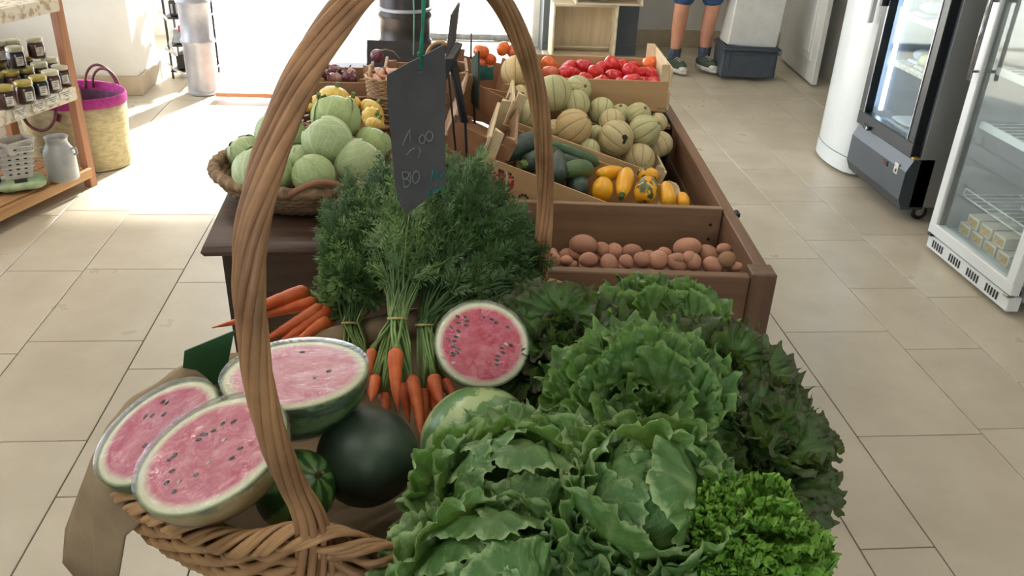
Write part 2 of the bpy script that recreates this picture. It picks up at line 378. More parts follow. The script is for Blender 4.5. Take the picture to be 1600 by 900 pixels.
# ================================================================== potatoes
M_potato = pm('potato_skin', (190, 140, 112), (168, 118, 94), scale=18, rough=.75, bmp=.25, bscale=90, rand=.12, dist=.002)
M_potato2 = pm('potato_wrinkled', (170, 130, 92), (128, 92, 62), scale=30, rough=.8, bmp=.5, bscale=60)
pot_mesh = []
for k in range(6):
    rr = random.Random(k); a1, a2, a3 = rr.uniform(0, 6), rr.uniform(0, 6), rr.uniform(.05, .11)
    fn = lambda th, ph, a1=a1, a2=a2, a3=a3: 1+a3*math.sin(th+a1)*math.sin(ph)+.06*math.sin(2*ph+a2)+.03*math.sin(3*th+a1)*math.sin(ph)**2
    pot_mesh.append(MB().blob((1, .84, .78), fn, 20, 14).mesh('potato', M_potato))
def zz(bx, by, sc): return lambda x, y, r=0: (bx+x/sc, by+y/sc, r/sc)
Z7 = zz(780, 300, 3.215)
pots = {'back': [(270, 310, 25), (335, 320, 36), (420, 265, 62), (395, 300, 48), (500, 320, 36), (520, 290, 42), (580, 305, 46), (668, 300, 46), (755, 325, 34), (835, 312, 34), (950, 285, 62), (1055, 315, 52), (1130, 290, 36)],
        'front': [(270, 342, 42), (360, 368, 30), (452, 338, 42), (555, 362, 46), (638, 345, 36), (435, 372, 30), (722, 345, 42), (800, 342, 50), (890, 335, 34), (898, 360, 48), (972, 352, 46), (955, 330, 34), (1068, 365, 46), (1142, 345, 46), (1190, 374, 28), (620, 372, 30), (340, 345, 32)]}
prow = 0
for row, lst in pots.items():
    lst = sorted(lst)
    for i, (x, y, r) in enumerate(lst):
        u, v, rp = Z7(x, y, r)
        yd = (2.14 if row == 'back' else 1.96) - (u-1000)*.00025
        p = PY(u, v, yd); rad = pxsize(p, rp)
        o = inst('potato', pot_mesh[RND.randrange(6)], None, p, (RND.uniform(-.4, .4), RND.uniform(-.4, .4), RND.uniform(0, 6.3)), rad*1.16)
        if row == 'front' and abs(x-1142) < 2: o.data = o.data.copy(); o.data.materials[0] = M_potato2
        tag(o, 'pink-skinned potato in the bin, %s from left in the %s row' % (ORD[i] if i < 14 else ('fifteenth', 'sixteenth', 'seventeenth', 'eighteenth')[i-14], row), 'potato', 'potatoes in the wooden bin')
# ================================================================== produce crates
M_crate = wood('crate_poplar', (206, 178, 134), (184, 152, 108), 0, 3, .7)
M_cratey = wood('crate_poplar_end', (220, 200, 162), (200, 176, 134), 1, 3, .7)
M_card = wood('crate_card_side', (196, 160, 116), (182, 144, 100), 0, 2, .75, .05)
M_brown = wood('crate_brown_side', (170, 132, 98), (144, 108, 78), 0, 2, .7, .1)
def crate(name, label, M, L, D, HS, HE, mside, mend, th=.006, HR=None):
    """open produce crate: local x = length, y = depth, z = up, origin at the near left bottom corner"""
    HE0 = HE; loc, q, _ = M.decompose(); t = thing(name, label, 'crate', loc, q.to_euler())
    for y in (th/2, D-th/2): boxobj('side_panel', (L/2, y, HS/2+.012), (L-.02, th, HS-.01), mside, t, .001)
    for x, HE in ((.005, HE0), (L-.005, HR or HE0)):
        boxobj('end_slat', (x, D/2, .045), (.010, D, .07), mend, t, .0015); boxobj('end_slat', (x, D/2, .045+(HE-.005)*.55), (.010, D, HE*.42), mend, t, .0015)
    for x, HE in ((.022, HE0), (L-.022, HR or HE0)):
        for y in (.02, D-.02):
            s = 1 if x < L/2 else -1; c = 1 if y < D/2 else -1
            V = [(0, 0), (.03*s, 0), (0, .03*c)]
            if s*c < 0: V = V[::-1]
            MB().quad_slab([Vector((x-.011*s+a, y-.012*c+b, HE+.012)) for a, b in V], HE+.01).build('corner_post', mend, t)
    for k in range(4): boxobj('bottom_slat', (L/2, D*(k+.5)/4, .004), (L, D/4-.012, .006), mside, t, .001)
    return t
def tiltM(p, yaw, tilt, pitch=0): return Matrix.Translation(p) @ Matrix.Rotation(yaw, 4, 'Z') @ Matrix.Rotation(tilt, 4, 'Y') @ Matrix.Rotation(pitch, 4, 'X')
T1 = math.radians(18.5)
def crate_from_topleft(p, yaw, tilt, h): return tiltM(p, yaw, tilt) @ Matrix.Translation((0, 0, -h))
MC1 = crate_from_topleft(PY(752, 243, 2.375), math.radians(-8), T1, .135)
c1 = crate('produce_crate', 'thin wooden crate tilted in the bin holding green and yellow courgettes', MC1, .66, .36, .13, .205, M_card, M_cratey, HR=.15)
MC2 = crate_from_topleft(PY(790, 186, 2.76), math.radians(-4), T1, .145)
c2 = crate('produce_crate', 'pale wooden crate tilted in the bin and heaped with ribbed melons', MC2, .58, .36, .14, .225, M_crate, M_cratey, HR=.16)
pt = PY(1043, 168, 3.12)
MC3 = Matrix.Translation((pt.x-.58, 3.14, .655)) @ Matrix.Rotation(math.radians(-4), 4, 'Z')
c3 = crate('produce_crate', 'light wooden crate of red tomatoes at the far end of the bin', MC3, .58, .38, .11, .165, M_card, M_cratey)
# printed cherries on the near card side of the courgette crate
M_cherry = pm('cherry_print_red', (170, 52, 62), (140, 36, 48), scale=80, bmp=0); M_leafprint = pm('print_dark_green', (52, 64, 40), scale=60, bmp=0)
rr = random.Random(3); m_ = MB(); m2 = MB()
for k in range(46):
    a, d = rr.uniform(0, 6.3), math.sqrt(rr.random())*.03; r = rr.uniform(.0035, .0055)
    m_.lathe([(r, 0), (r*.7, .0008)], 8, M=Matrix.Translation((.085+d*math.cos(a)*1.15, -.0003, .085+d*math.sin(a))) @ Matrix.Rotation(PI/2, 4, 'X'))
for k in range(22):
    a = rr.uniform(0, 6.3); d = rr.uniform(.026, .038); m2.lathe([(.004, 0), (.003, .0006)], 6, M=Matrix.Translation((.085+d*math.cos(a)*1.15, -.0002, .085+d*math.sin(a))) @ Matrix.Rotation(PI/2, 4, 'X'))
for x in (.16, .215, .255, .3):
    for k in range(7):
        if k < 6: m2.lathe([(.005, 0), (.004, .0006)], 6, M=Matrix.Translation((x+.013*math.cos(k*.7), -.0002, .055+.013*math.sin(k*.7))) @ Matrix.Rotation(PI/2, 4, 'X'))
o = m_.build('cherry_print', M_cherry, c1); tag(o, 'red cherry cluster printed on the card'); o = m2.build('leaf_print', M_leafprint, c1); tag(o, 'dark green printed leaves')

# ================================================================== melons
def mk_melon(name, base, base2, line):
    m, t, b = nt(name); uv = t.nodes.new('ShaderNodeUVMap'); sp = t.nodes.new('ShaderNodeSeparateXYZ'); t.links.new(uv.outputs[0], sp.inputs[0])
    s = math_(t, 'COSINE', math_(t, 'MULTIPLY', sp.outputs[0], 2*PI*9)); vec = coordnode(t)
    net = t.nodes.new('ShaderNodeTexVoronoi'); net.feature = 'DISTANCE_TO_EDGE'; net.inputs['Scale'].default_value = 9; t.links.new(vec, net.inputs['Vector'])
    col = ramp(t, noise(t, vec, 1.6, 5), [(.35, lin(base)), (.68, lin(base2))])
    nf = ramp(t, net.outputs['Distance'], [(0, (1, 1, 1)), (.09, (0, 0, 0))]); col = mix(t, math_(t, 'MULTIPLY', nf, .35), col, lin((222, 208, 168)))
    ln = ramp(t, s, [(.90, (0, 0, 0)), (.99, (1, 1, 1))]); col = mix(t, math_(t, 'MULTIPLY', ln, .75), col, lin(line))
    t.links.new(randval(t, col, .07), b.inputs['Base Color']); setin(b, Roughness=.6); bump(t, b, nf, .2, .01); return m
M_mel = mk_melon('melon_rind', (204, 184, 136), (192, 174, 128), (128, 124, 80))
M_mel2 = mk_melon('melon_rind_green', (190, 182, 134), (174, 172, 122), (116, 124, 78))
M_mel3 = mk_melon('melon_rind_orange', (206, 172, 118), (192, 170, 118), (128, 118, 76))
mfn = lambda th, ph: 1-.035*math.sin(ph)*max(0, math.cos(9*th))**6-.05*(1-abs(math.sin(ph)))**3
mel_mesh = [MB().blob((1, 1, 1), mfn, 72, 22).mesh('melon', m) for m in (M_mel, M_mel2, M_mel3)]
M_stem = pm('dry_stem', (120, 104, 66), scale=40); M_scar = pm('black_mark', (42, 34, 26), scale=60)
Z4 = zz(740, 40, 3.0)
mels = [(205, 218, 78, 2, 1, 3.08), (375, 318, 88, 1, 0, 2.98), (487, 300, 66, 1, 0, 3.05), (478, 368, 68, 1, 0, 2.97), (600, 398, 62, 1, 0, 2.99), (690, 412, 46, 1, 0, 3.02), (772, 420, 60, 1, 0, 3.0), (648, 452, 62, 0, 0, 2.93),
        (467, 478, 88, 2, 0, 2.84), (667, 527, 84, 0, 0, 2.83), (800, 494, 76, 1, 0, 2.90), (862, 455, 46, 0, 0, 2.99), (872, 556, 62, 0, 0, 2.93), (775, 627, 76, 0, 0, 2.83), (540, 583, 54, 1, 0, 2.80), (572, 512, 46, 1, 0, 2.90), (380, 485, 46, 0, 0, 2.86), (240, 412, 68, 1, 0, 2.86), (220, 330, 52, 0, 0, 2.97), (645, 632, 50, 0, 0, 2.87)]
mel_lab = {0: 'green-tinged melon at the top left of the heap beside the basket handle', 1: 'large pale green melon just right of the basket handle', 2: 'pale melon touching the tomato crate, left of the heap', 3: 'pale melon tucked under the topmost ones near the tomatoes', 4: 'green-ribbed melon in the middle of the back row', 5: 'small melon peeking between two others in the back row', 6: 'green-patched melon in the back row right of centre', 7: 'half hidden melon in the centre of the heap', 8: 'big melon with an orange blush at the front left of the heap', 9: 'melon with a black scar at the front of the heap', 10: 'round yellow-green melon right of the scarred one', 11: 'melon half hidden at the right end of the back row', 12: 'yellowish melon at the right edge against the bin side', 13: 'lowest melon in front, above the mottled yellow courgettes', 14: 'shaded green melon under the blushed one', 15: 'melon wedged between the blushed and the scarred one', 16: 'small melon part behind the basket handle', 17: 'smooth pale green melon left of the basket handle', 18: 'yellowish melon behind the crate end at the left', 19: 'dim melon at the bottom of the heap under the scarred one'}
for i, (x, y, r, mk, _, yd) in enumerate(mels):
    u, v, rp = Z4(x, y, r); p = PY(u, v, yd); rad = pxsize(p, rp)
    t = thing('melon', mel_lab[i], 'melon', p, (RND.uniform(.3, 1.1), RND.uniform(-.6, .6), RND.uniform(0, 6)), group='melons in the crate')
    inst('rind', mel_mesh[mk], t, None, None, rad); MB().lathe([(.007, 0), (.005, .004)], 8).build('stem_scar', M_stem, t, (0, 0, rad*.955))
    if i == 9:
        d = (CAM-p).normalized(); q = d + RT*.55 - UP*.12; q.normalize(); m_ = MB()
        iv = t.rotation_euler.to_matrix().inverted()
        for k in range(7):
            a = Vector((RND.uniform(-1, 1), RND.uniform(-1, 1), 0)); e = (q+RT*a.x*.12+UP*a.y*.25).normalized(); m_.blob((.0065, .0065, .0016), None, 8, 6, M=Matrix.Translation(iv @ (e*rad*.992)) @ (iv @ e).to_track_quat('Z', 'Y').to_matrix().to_4x4())
        tag(m_.build('scar', M_scar, t), 'black scar on the rind')

# ================================================================== tomatoes
def mk_fruit(name, c1, c2, rough=.28, scale=2, rand=.08):
    m, t, b = nt(name); vec = coordnode(t); col = ramp(t, noise(t, vec, scale, 3), [(.35, lin(c1)), (.7, lin(c2))])
    t.links.new(randval(t, col, rand), b.inputs['Base Color']); setin(b, Roughness=rough); b.inputs['Subsurface Weight'].default_value = 0; return m
M_tom = mk_fruit('tomato_red', (206, 40, 44), (190, 30, 34)); M_tomo = mk_fruit('tomato_orange', (226, 112, 46), (212, 92, 40)); M_tomp = mk_fruit('tomato_pale', (216, 122, 88), (200, 96, 70))
M_calyx = pm('calyx_green', (80, 100, 48), scale=40)
tfn = lambda th, ph: 1+.035*math.cos(6*th)*math.sin(ph)**2-.16*max(0, math.cos(ph))**6
ribfn = lambda th, ph: 1+.09*abs(math.cos(5*th))*math.sin(ph)-.2*max(0, math.cos(ph))**4
tom_mesh = [MB().blob((1, 1, .86), tfn, 30, 16).mesh('tomato', M_tom), MB().blob((1, 1, .8), ribfn, 60, 16).mesh('ribbed_tomato', M_tom), MB().blob((1, 1, .86), tfn, 30, 16).mesh('tomato', M_tomo), MB().blob((1, 1, .8), tfn, 30, 16).mesh('tomato', M_tomp)]
m_ = MB()
for k in range(5):
    a = 2*PI*k/5; m_.add([(0, 0, .72), (.35*math.cos(a-.3), .35*math.sin(a-.3), .82), (.6*math.cos(a), .6*math.sin(a), .80), (.35*math.cos(a+.3), .35*math.sin(a+.3), .82)], [(0, 1, 2, 3)])
m_.tube([(0, 0, .68), (0, .02, .95)], .06, 6); cal_mesh = m_.mesh('calyx', M_calyx)
toms = {'back': [(355, 185, 46, 2), (520, 190, 42, 1), (445, 198, 42, 1), (648, 180, 40, 0), (700, 192, 36, 0), (745, 196, 36, 0), (830, 180, 42, 2), (605, 200, 36, 0)],
        'middle': [(360, 220, 42, 3), (425, 222, 36, 1), (470, 222, 34, 1), (572, 218, 40, 0), (738, 215, 46, 0), (657, 240, 44, 0), (832, 235, 44, 0), (420, 240, 30, 0), (785, 222, 34, 0)],
        'front': [(525, 246, 34, 0), (742, 266, 50, 0), (582, 264, 30, 3), (845, 272, 36, 0), (610, 256, 28, 0), (690, 268, 28, 0), (800, 268, 30, 0)]}
for row, lst in toms.items():
    for i, (x, y, r, k) in enumerate(sorted(lst)):
        u, v, rp = Z4(x, y, r); p = PY(u, v, {'back': 3.42, 'middle': 3.32, 'front': 3.22}[row]); rad = pxsize(p, rp)
        t = thing('tomato', '%s in the crate, %s from left in the %s row' % (('round red tomato', 'ribbed red tomato', 'orange tomato', 'pale pink-orange tomato')[k], ORD[i], row), 'tomato', p, (RND.uniform(-.6, .9), RND.uniform(-.6, .6), RND.uniform(0, 6)), 'tomatoes in the far crate')
        inst('fruit', tom_mesh[k], t, None, None, rad); inst('calyx', cal_mesh, t, None, None, rad*.75)

# ================================================================== courgettes and yellow squash in the tilted crate
def mk_zuc(name, c1, c2, spk):
    m, t, b = nt(name); vec = coordnode(t); col = ramp(t, noise(t, vec, 30, 3), [(.35, lin(c1)), (.68, lin(c2))])
    sp = ramp(t, noise(t, vec, 260, 2), [(.62, (0, 0, 0)), (.7, (1, 1, 1))]); col = mix(t, math_(t, 'MULTIPLY', sp, .45), col, lin(spk))
    t.links.new(col, b.inputs['Base Color']); setin(b, Roughness=.42); return m
M_zuc = mk_zuc('courgette_dark', (38, 54, 46), (54, 70, 58), (96, 118, 90)); M_zucl = mk_zuc('courgette_light', (86, 108, 66), (66, 92, 58), (140, 156, 104)); M_zucg = mk_zuc('courgette_mid', (64, 92, 54), (50, 78, 48), (120, 146, 90))
def mk_yel(name, amt):
    m, t, b = nt(name); vec = coordnode(t); n = noise(t, vec, 26, 3, .5, .6)
    col = ramp(t, noise(t, vec, 12, 3), [(.3, lin((240, 178, 32))), (.7, lin((222, 150, 22)))])
    if amt: col = mix(t, ramp(t, n, [(1-amt, (0, 0, 0)), (1-amt+.04, (1, 1, 1))]), col, lin((72, 84, 44)))
    t.links.new(col, b.inputs['Base Color']); setin(b, Roughness=.35); return m
M_yel = mk_yel('yellow_squash', 0); M_yelm = mk_yel('yellow_squash_mottled', .52); M_yelg = mk_yel('yellow_squash_green_ended', .30)
M_stub = pm('courgette_stub', (120, 136, 70), (88, 104, 52), scale=60)
M_gend = pm('dark_green_end', (48, 74, 38), (66, 92, 44), scale=60)
def squash(name, label, cat, p0, p1, r0, r1, m, group, stub=True, mstub=None):
    """elongated fruit from p0 (stub end) to p1"""
    p0 = Vector(p0); p1 = Vector(p1); L = (p1-p0).length; q = (p1-p0).to_track_quat('Z', 'Y')
    t = thing(name, label, cat, p0, q.to_euler(), group); prof = []
    for k in range(15):
        f = k/14; r = (r0+(r1-r0)*f)*math.sin(PI*min(1, max(.0, .06+.94*f)))**.32 if 0 < f < 1 else .004
        prof.append((max(r, .004), f*L))
    MB().lathe(prof, 16).build('fruit', m, t, smooth=True)
    if stub: MB().lathe([(r0*.45, .006), (r0*.33, -.008), (r0*.42, -.02), (r0*.38, -.022)], 6).build('stem_stub', mstub or M_stub, t, smooth=False)
    return t
def ZP(x, y, yd): u, v, _ = Z4(x, y); return PY(u, v, yd)
G1 = 'courgettes in the tilted crate'
squash('courgette', 'thick dark green courgette lying at the left end of the crate', 'courgette', ZP(135, 610, 2.45), ZP(300, 525, 2.62), 0.032, 0.038, M_zuc, G1)
squash('courgette', 'dark courgette with pale stem end behind the basket handle', 'courgette', ZP(232, 650, 2.44), ZP(400, 600, 2.6), 0.033, 0.035, M_zuc, G1)
squash('courgette', 'long mid-green courgette along the back of the crate', 'courgette', ZP(360, 555, 2.66), ZP(590, 650, 2.64), 0.019, 0.028, M_zucg, G1)
squash('courgette', 'dark courgette right of the basket handle under the green one', 'courgette', ZP(372, 620, 2.58), ZP(560, 690, 2.6), 0.028, 0.031, M_zuc, G1)
squash('courgette', 'dark courgette pointing at the viewer beside the handle', 'courgette', ZP(395, 720, 2.42), ZP(390, 600, 2.58), 0.035, 0.033, M_zuc, G1, False)
squash('courgette', 'speckled lighter green courgette seen end-on with a ragged stem', 'courgette', ZP(428, 680, 2.46), ZP(545, 672, 2.55), 0.029, 0.037, M_zucl, G1)
squash('courgette', 'dark rounded courgette end with a grey blossom scar', 'courgette', ZP(497, 778, 2.41), ZP(470, 700, 2.6), 0.037, 0.033, M_zuc, G1, False)
squash('courgette', 'dark courgette lying low across the crate middle', 'courgette', ZP(250, 700, 2.46), ZP(420, 740, 2.5), .028, .03, M_zuc, G1)
squash('courgette', 'short dark courgette at the back under the melon crate', 'courgette', ZP(200, 560, 2.62), ZP(330, 590, 2.66), .026, .028, M_zuc, G1, False)
G2 = 'yellow courgettes in the tilted crate'
squash('yellow_courgette', 'round yellow courgette with a dark green end at the front left', 'courgette', ZP(600, 795, 2.41), ZP(610, 730, 2.5), .036, .030, M_yelg, G2, False)
squash('yellow_courgette', 'plain yellow courgette pointing its green stem forward', 'courgette', ZP(695, 795, 2.40), ZP(720, 680, 2.56), .022, .032, M_yel, G2, True, M_gend)
squash('yellow_courgette', 'fat yellow courgette with grey-green mottling at the front', 'courgette', ZP(795, 812, 2.39), ZP(822, 725, 2.5), .036, .034, M_yelm, G2, False)
squash('yellow_courgette', 'mottled yellow courgette behind the fat one', 'courgette', ZP(770, 690, 2.57), ZP(865, 715, 2.53), .028, .028, M_yelm, G2, False)
squash('yellow_courgette', 'yellow courgette lying across the back near the green ones', 'courgette', ZP(580, 700, 2.55), ZP(700, 685, 2.6), .024, .026, M_yel, G2, False)
squash('yellow_courgette', 'upright plain yellow courgette at the right', 'courgette', ZP(915, 840, 2.38), ZP(900, 740, 2.5), .027, .024, M_yel, G2, False)
squash('yellow_courgette', 'short yellow courgette at the right crate end', 'courgette', ZP(985, 850, 2.39), ZP(975, 790, 2.46), .022, .02, M_yel, G2, False)
# ================================================================== big wicker basket
M_wick = pm('wicker', (176, 136, 92), (142, 104, 66), scale=14, rough=.5, bmp=.2, bscale=90, stretch=(1, 1, 1), rand=.06, dist=.002)
M_wickh = pm('wicker_handle', (168, 126, 86), (128, 92, 60), scale=12, rough=.5, bmp=.2, bscale=80, rand=.12, dist=.002)
M_burlap = pm('burlap', (150, 130, 102), (128, 108, 82), scale=9, rough=.95, bmp=.5, bscale=420, dist=.002)
BC = Vector((.03, 1.09)); BA, BBx, BTH = .485, .31, math.radians(20); RIMZ, BOTZ = .775, .60
FN, FF = math.radians(-125), math.radians(57)
def wrapd(a, b): return (a-b+PI) % (2*PI)-PI
def rimz(f): return RIMZ+.05*math.exp(-(wrapd(f, FN)/.2)**2)+.03*math.exp(-(wrapd(f, FF)/.2)**2)-.035*math.exp(-(wrapd(f, math.radians(105))/.42)**4)
def ell(f, s=1, o=0):
    s *= 1-.085*math.exp(-(((f-math.radians(-152)+PI) % (2*PI)-PI)/.42)**2)
    x, y = (BA*s+o)*math.cos(f), (BBx*s+o)*math.sin(f); return Vector((BC.x+x*math.cos(BTH)-y*math.sin(BTH), BC.y+x*math.sin(BTH)+y*math.cos(BTH)))
def E3(f, s, z, o=0): p = ell(f, s, o); return Vector((p.x, p.y, z))
bk = thing('wicker_basket', 'large oval wicker basket with a tall twisted handle, full of vegetables', 'basket', (BC.x, BC.y, BOTZ))
bi = bk.matrix_basis.inverted_safe(); bko = Vector((BC.x, BC.y, BOTZ))
def L_(p): return Vector(p)-bko
NS = 76
for row in range(13):
    f = row/12; pts = []
    for k in range(NS*3):
        a = 2*PI*k/(NS*3); z0 = BOTZ+.012; z = z0+(rimz(a)-.022-z0)*f; s = .80+.2*math.sin(f*PI/2)
        pts.append(L_(E3(a, s, z, .0055*math.cos(a*NS/2+row*PI))))
    MB().tube(pts, .0068, 5, True).build('weaver', M_wick, bk, smooth=True)
m_ = MB()
for k in range(NS):
    a = 2*PI*(k+.5)/NS; m_.tube([L_(E3(a, .80+.2*math.sin(f*PI/2), BOTZ+f*(rimz(a)-.02-BOTZ))) for f in (0, .25, .5, .75, 1)], .0035, 5)
tag(m_.build('stakes', M_wick, bk, smooth=True), kind='stuff')
MB().lathe([(.3, 0), (1, 0), (1, .01), (.3, .01)], 40, sx=BA*.8, sy=BBx*.8).build('base', M_wick, bk, None, (0, 0, BTH))
# plaited rim: three strands of three canes
for j in range(3):
    for c in range(3):
        pts = []
        for k in range(420):
            a = 2*PI*k/420; ps = 20*a+2*PI*j/3; t2 = ps+PI/2
            rad = .0135*math.cos(ps)+(c-1)*.0062*math.cos(t2)*.9; zz_ = .0125*math.sin(ps)+(c-1)*.0062*math.sin(t2)*.9
            pts.append(L_(E3(a, 1, rimz(a)+zz_, rad)))
        MB().tube(pts, .0046, 5, True).build('rim_cane', M_wick, bk, smooth=True)
# tall handle: arch in the upright plane through the two feet
N3 = E3(FN, 1, rimz(FN)); F3 = E3(FF, 1, rimz(FF)); hd = (F3-N3); hd.z = 0; hd.normalize(); hn = Vector((-hd.y, hd.x, 0))
def onplane(u, v):
    d = ray(u, v); t = (N3-CAM).dot(hn)/d.dot(hn); return CAM+d*t
hp = [(505, 862), (488, 818), (452, 745), (422, 670), (402, 590), (392, 510), (388, 440), (394, 360), (412, 280), (440, 195), (472, 120), (515, 48), (570, -18), (640, -60), (712, -55), (768, -15), (806, 48), (832, 120), (846, 200), (852, 290), (849, 370), (842, 440), (838, 475)]
ctl = [onplane(*q) for q in hp]; ctl[0] = N3-Vector((0, 0, .08)); ctl.append(ctl[-1]*.4+F3*.6-Vector((0, 0, .06)))
def catmull(P_, n=8):
    out = []
    for i in range(len(P_)-1):
        a, b, c, d = P_[max(i-1, 0)], P_[i], P_[i+1], P_[min(i+2, len(P_)-1)]
        for k in range(n):
            t = k/n; out.append(.5*((2*b)+(c-a)*t+(2*a-5*b+4*c-d)*t*t+(3*b-a-3*c+d)*t*t*t))
    out.append(P_[-1]); return out
hpath = catmull(ctl, 9); nh = len(hpath)
def frames(path):
    T = [(path[min(i+1, len(path)-1)]-path[max(i-1, 0)]).normalized() for i in range(len(path))]; N = T[0].orthogonal().normalized(); R_ = []
    for t in T:
        N = (N-t*N.dot(t)).normalized(); R_.append((N.copy(), t.cross(N)))
    return R_
hfr = frames(hpath)
HNC = 9
for j in range(HNC):
    pts = []; rr = []
    for i in range(nh):
        n_, b_ = hfr[i]; tw = 2*PI*j/HNC+i/nh*2*PI*2.3; e = .0106*(1+.12*math.sin(j*2.1+i*.13))
        fl_ = 1+1.1*max(0, 1-i/14)+.6*max(0, 1-(nh-1-i)/12)
        pts.append(L_(hpath[i]+(n_*math.cos(tw)+b_*math.sin(tw))*e*fl_)); rr.append(.0050+.0009*math.sin(j*1.7+i*.09))
    MB().tube(pts, rr, 7).build('handle_cane', M_wickh, bk, smooth=True)
MB().tube([L_(p) for p in hpath], .0095, 6).build('handle_core', M_wickh, bk, smooth=True)
# support under the basket
M_stool = wood('stand_wood', (110, 82, 60), (86, 62, 46), 0, 3)
st = thing('display_stand', 'low brown wooden stand under the big wicker basket', 'stand', (BC.x, BC.y, 0), (0, 0, BTH))
boxobj('top', (0, 0, BOTZ-.015), (.66, .36, .028), M_stool, st)
for sx in (-1, 1):
    for sy in (-1, 1): boxobj('leg', (sx*.26, sy*.16, (BOTZ-.03)/2), (.05, .05, BOTZ-.03), M_stool, st)
# burlap lining, folded over the left and right ends
def cover(f):
    d = math.degrees(f) % 360
    def bell(a, b, s): return 1/(1+math.exp(-(d-a)/s))*1/(1+math.exp((d-b)/s))
    return bell(84, 190, 3)
def drop(f):
    d = math.degrees(f) % 360
    return .03+.15*math.exp(-((d-181)/9)**4)+.02*math.exp(-((d-160)/18)**2)
V = []; NA = 180; prof_n = 0
for k in range(NA):
    a = 2*PI*k/NA; c = cover(a); z1 = rimz(a); w = .004*math.sin(a*17)+.003*math.sin(a*29+1)
    col = [E3(a, .02, .628), E3(a, .4, .628+w*.5), E3(a, .72, .632), E3(a, .80, .65, w), E3(a, .88, .69, w), E3(a, .93, .73, w), E3(a, 1, z1-.012, -.032+w)]
    q = E3(a, 1, z1-.004, -.028)
    for o, dz in ((-.026, .008), (-.014, .022), (.004, .0265), (.021, .018), (.031, -.004)):
        col.append(q.lerp(E3(a, 1, z1+dz, o+w*.7), c))
    dr = drop(a)
    for t in (.25, .5, .75, 1): col.append(q.lerp(E3(a, 1, z1-.004-dr*t, .034+.03*t*(dr > .08)+w*2.5*t+.012*math.sin(a*40)*t), c))
    prof_n = len(col); V += [L_(p) for p in col]
F = [(k*prof_n+j, ((k+1) % NA)*prof_n+j, ((k+1) % NA)*prof_n+j+1, k*prof_n+j+1) for k in range(NA) for j in range(prof_n-1)]
ln = MB().add([p+bko for p in V], F).build('burlap_lining', M_burlap, None, smooth=True)
md = ln.modifiers.new('cloth thickness', 'SOLIDIFY'); md.thickness = .003; md.offset = 0
tag(ln, 'brown burlap cloth lining the basket, folded over its left end', 'cloth')

# ================================================================== watermelons
def mk_rind(name, dark, light, n, amp, mottled=.6):
    m, t, b = nt(name); uv = t.nodes.new('ShaderNodeUVMap'); sp = t.nodes.new('ShaderNodeSeparateXYZ'); t.links.new(uv.outputs[0], sp.inputs[0]); vec = coordnode(t)
    nz = noise(t, vec, 30, 5, .65); u = math_(t, 'ADD', sp.outputs[0], math_(t, 'MULTIPLY', math_(t, 'SUBTRACT', nz, .5), amp))
    s = math_(t, 'ADD', math_(t, 'MULTIPLY', math_(t, 'SINE', math_(t, 'MULTIPLY', u, 2*PI*n)), .5), .5)
    s = math_(t, 'ADD', math_(t, 'MULTIPLY', s, 1-mottled*.5), math_(t, 'MULTIPLY', noise(t, vec, 60, 4), mottled*.5))
    col = ramp(t, s, [(.42, lin(dark)), (.62, lin(light))]); t.links.new(col, b.inputs['Base Color']); setin(b, Roughness=.35); return m
M_rind = mk_rind('watermelon_rind_striped', (46, 84, 42), (108, 142, 78), 8, .16, .9)
M_rindl = mk_rind('watermelon_rind_pale', (92, 130, 76), (166, 184, 130), 9, .16, .8)
M_rindy = mk_rind('watermelon_rind_ground_spot', (70, 90, 46), (172, 150, 92), 3, .2)
M_rindd = pm('watermelon_rind_dark', (40, 54, 44), (62, 78, 60), scale=18, rough=.45, bmp=.05)
def mk_flesh(name, c1, c2, c3):
    m, t, b = nt(name); uv = t.nodes.new('ShaderNodeUVMap'); sp = t.nodes.new('ShaderNodeSeparateXYZ'); t.links.new(uv.outputs[0], sp.inputs[0])
    vec = coordnode(t, 'Object', (1, 2.4, 1)); n = noise(t, vec, 26, 6, .7); n2 = noise(t, vec, 160, 4, .7)
    fl_ = ramp(t, math_(t, 'ADD', math_(t, 'MULTIPLY', n, .6), math_(t, 'MULTIPLY', n2, .4)), [(.36, lin(c1)), (.5, lin(c2)), (.62, lin(c3))])
    r = math_(t, 'ADD', sp.outputs[1], math_(t, 'MULTIPLY', math_(t, 'SUBTRACT', n, .5), .05))
    rim_ = ramp(t, r, [(.80, (0, 0, 0)), (.90, (1, 1, 1))]); col = mix(t, rim_, fl_, lin((226, 222, 188)))
    rim2 = ramp(t, sp.outputs[1], [(.945, (0, 0, 0)), (.985, (1, 1, 1))]); col = mix(t, rim2, col, lin((120, 142, 84)))
    t.links.new(col, b.inputs['Base Color']); setin(b, Roughness=.4); bump(t, b, n2, .25, .003); return m
M_fl1 = mk_flesh('watermelon_flesh', (192, 54, 86), (208, 86, 114), (228, 148, 162)); M_fl2 = mk_flesh('watermelon_flesh_pale', (218, 112, 136), (230, 150, 164), (240, 192, 198)); M_fl3 = mk_flesh('watermelon_flesh_red', (196, 30, 64), (212, 48, 82), (226, 108, 126))
M_seed = pm('melon_seed', (46, 26, 24), scale=50, rough=.3); M_film = glassy('cling_film', (1, 1, 1, 1), .10, .13, 1.0, 30, fm=.45)
M_wseed = pm('pale_melon_seed', (222, 196, 178), scale=50, rough=.3)
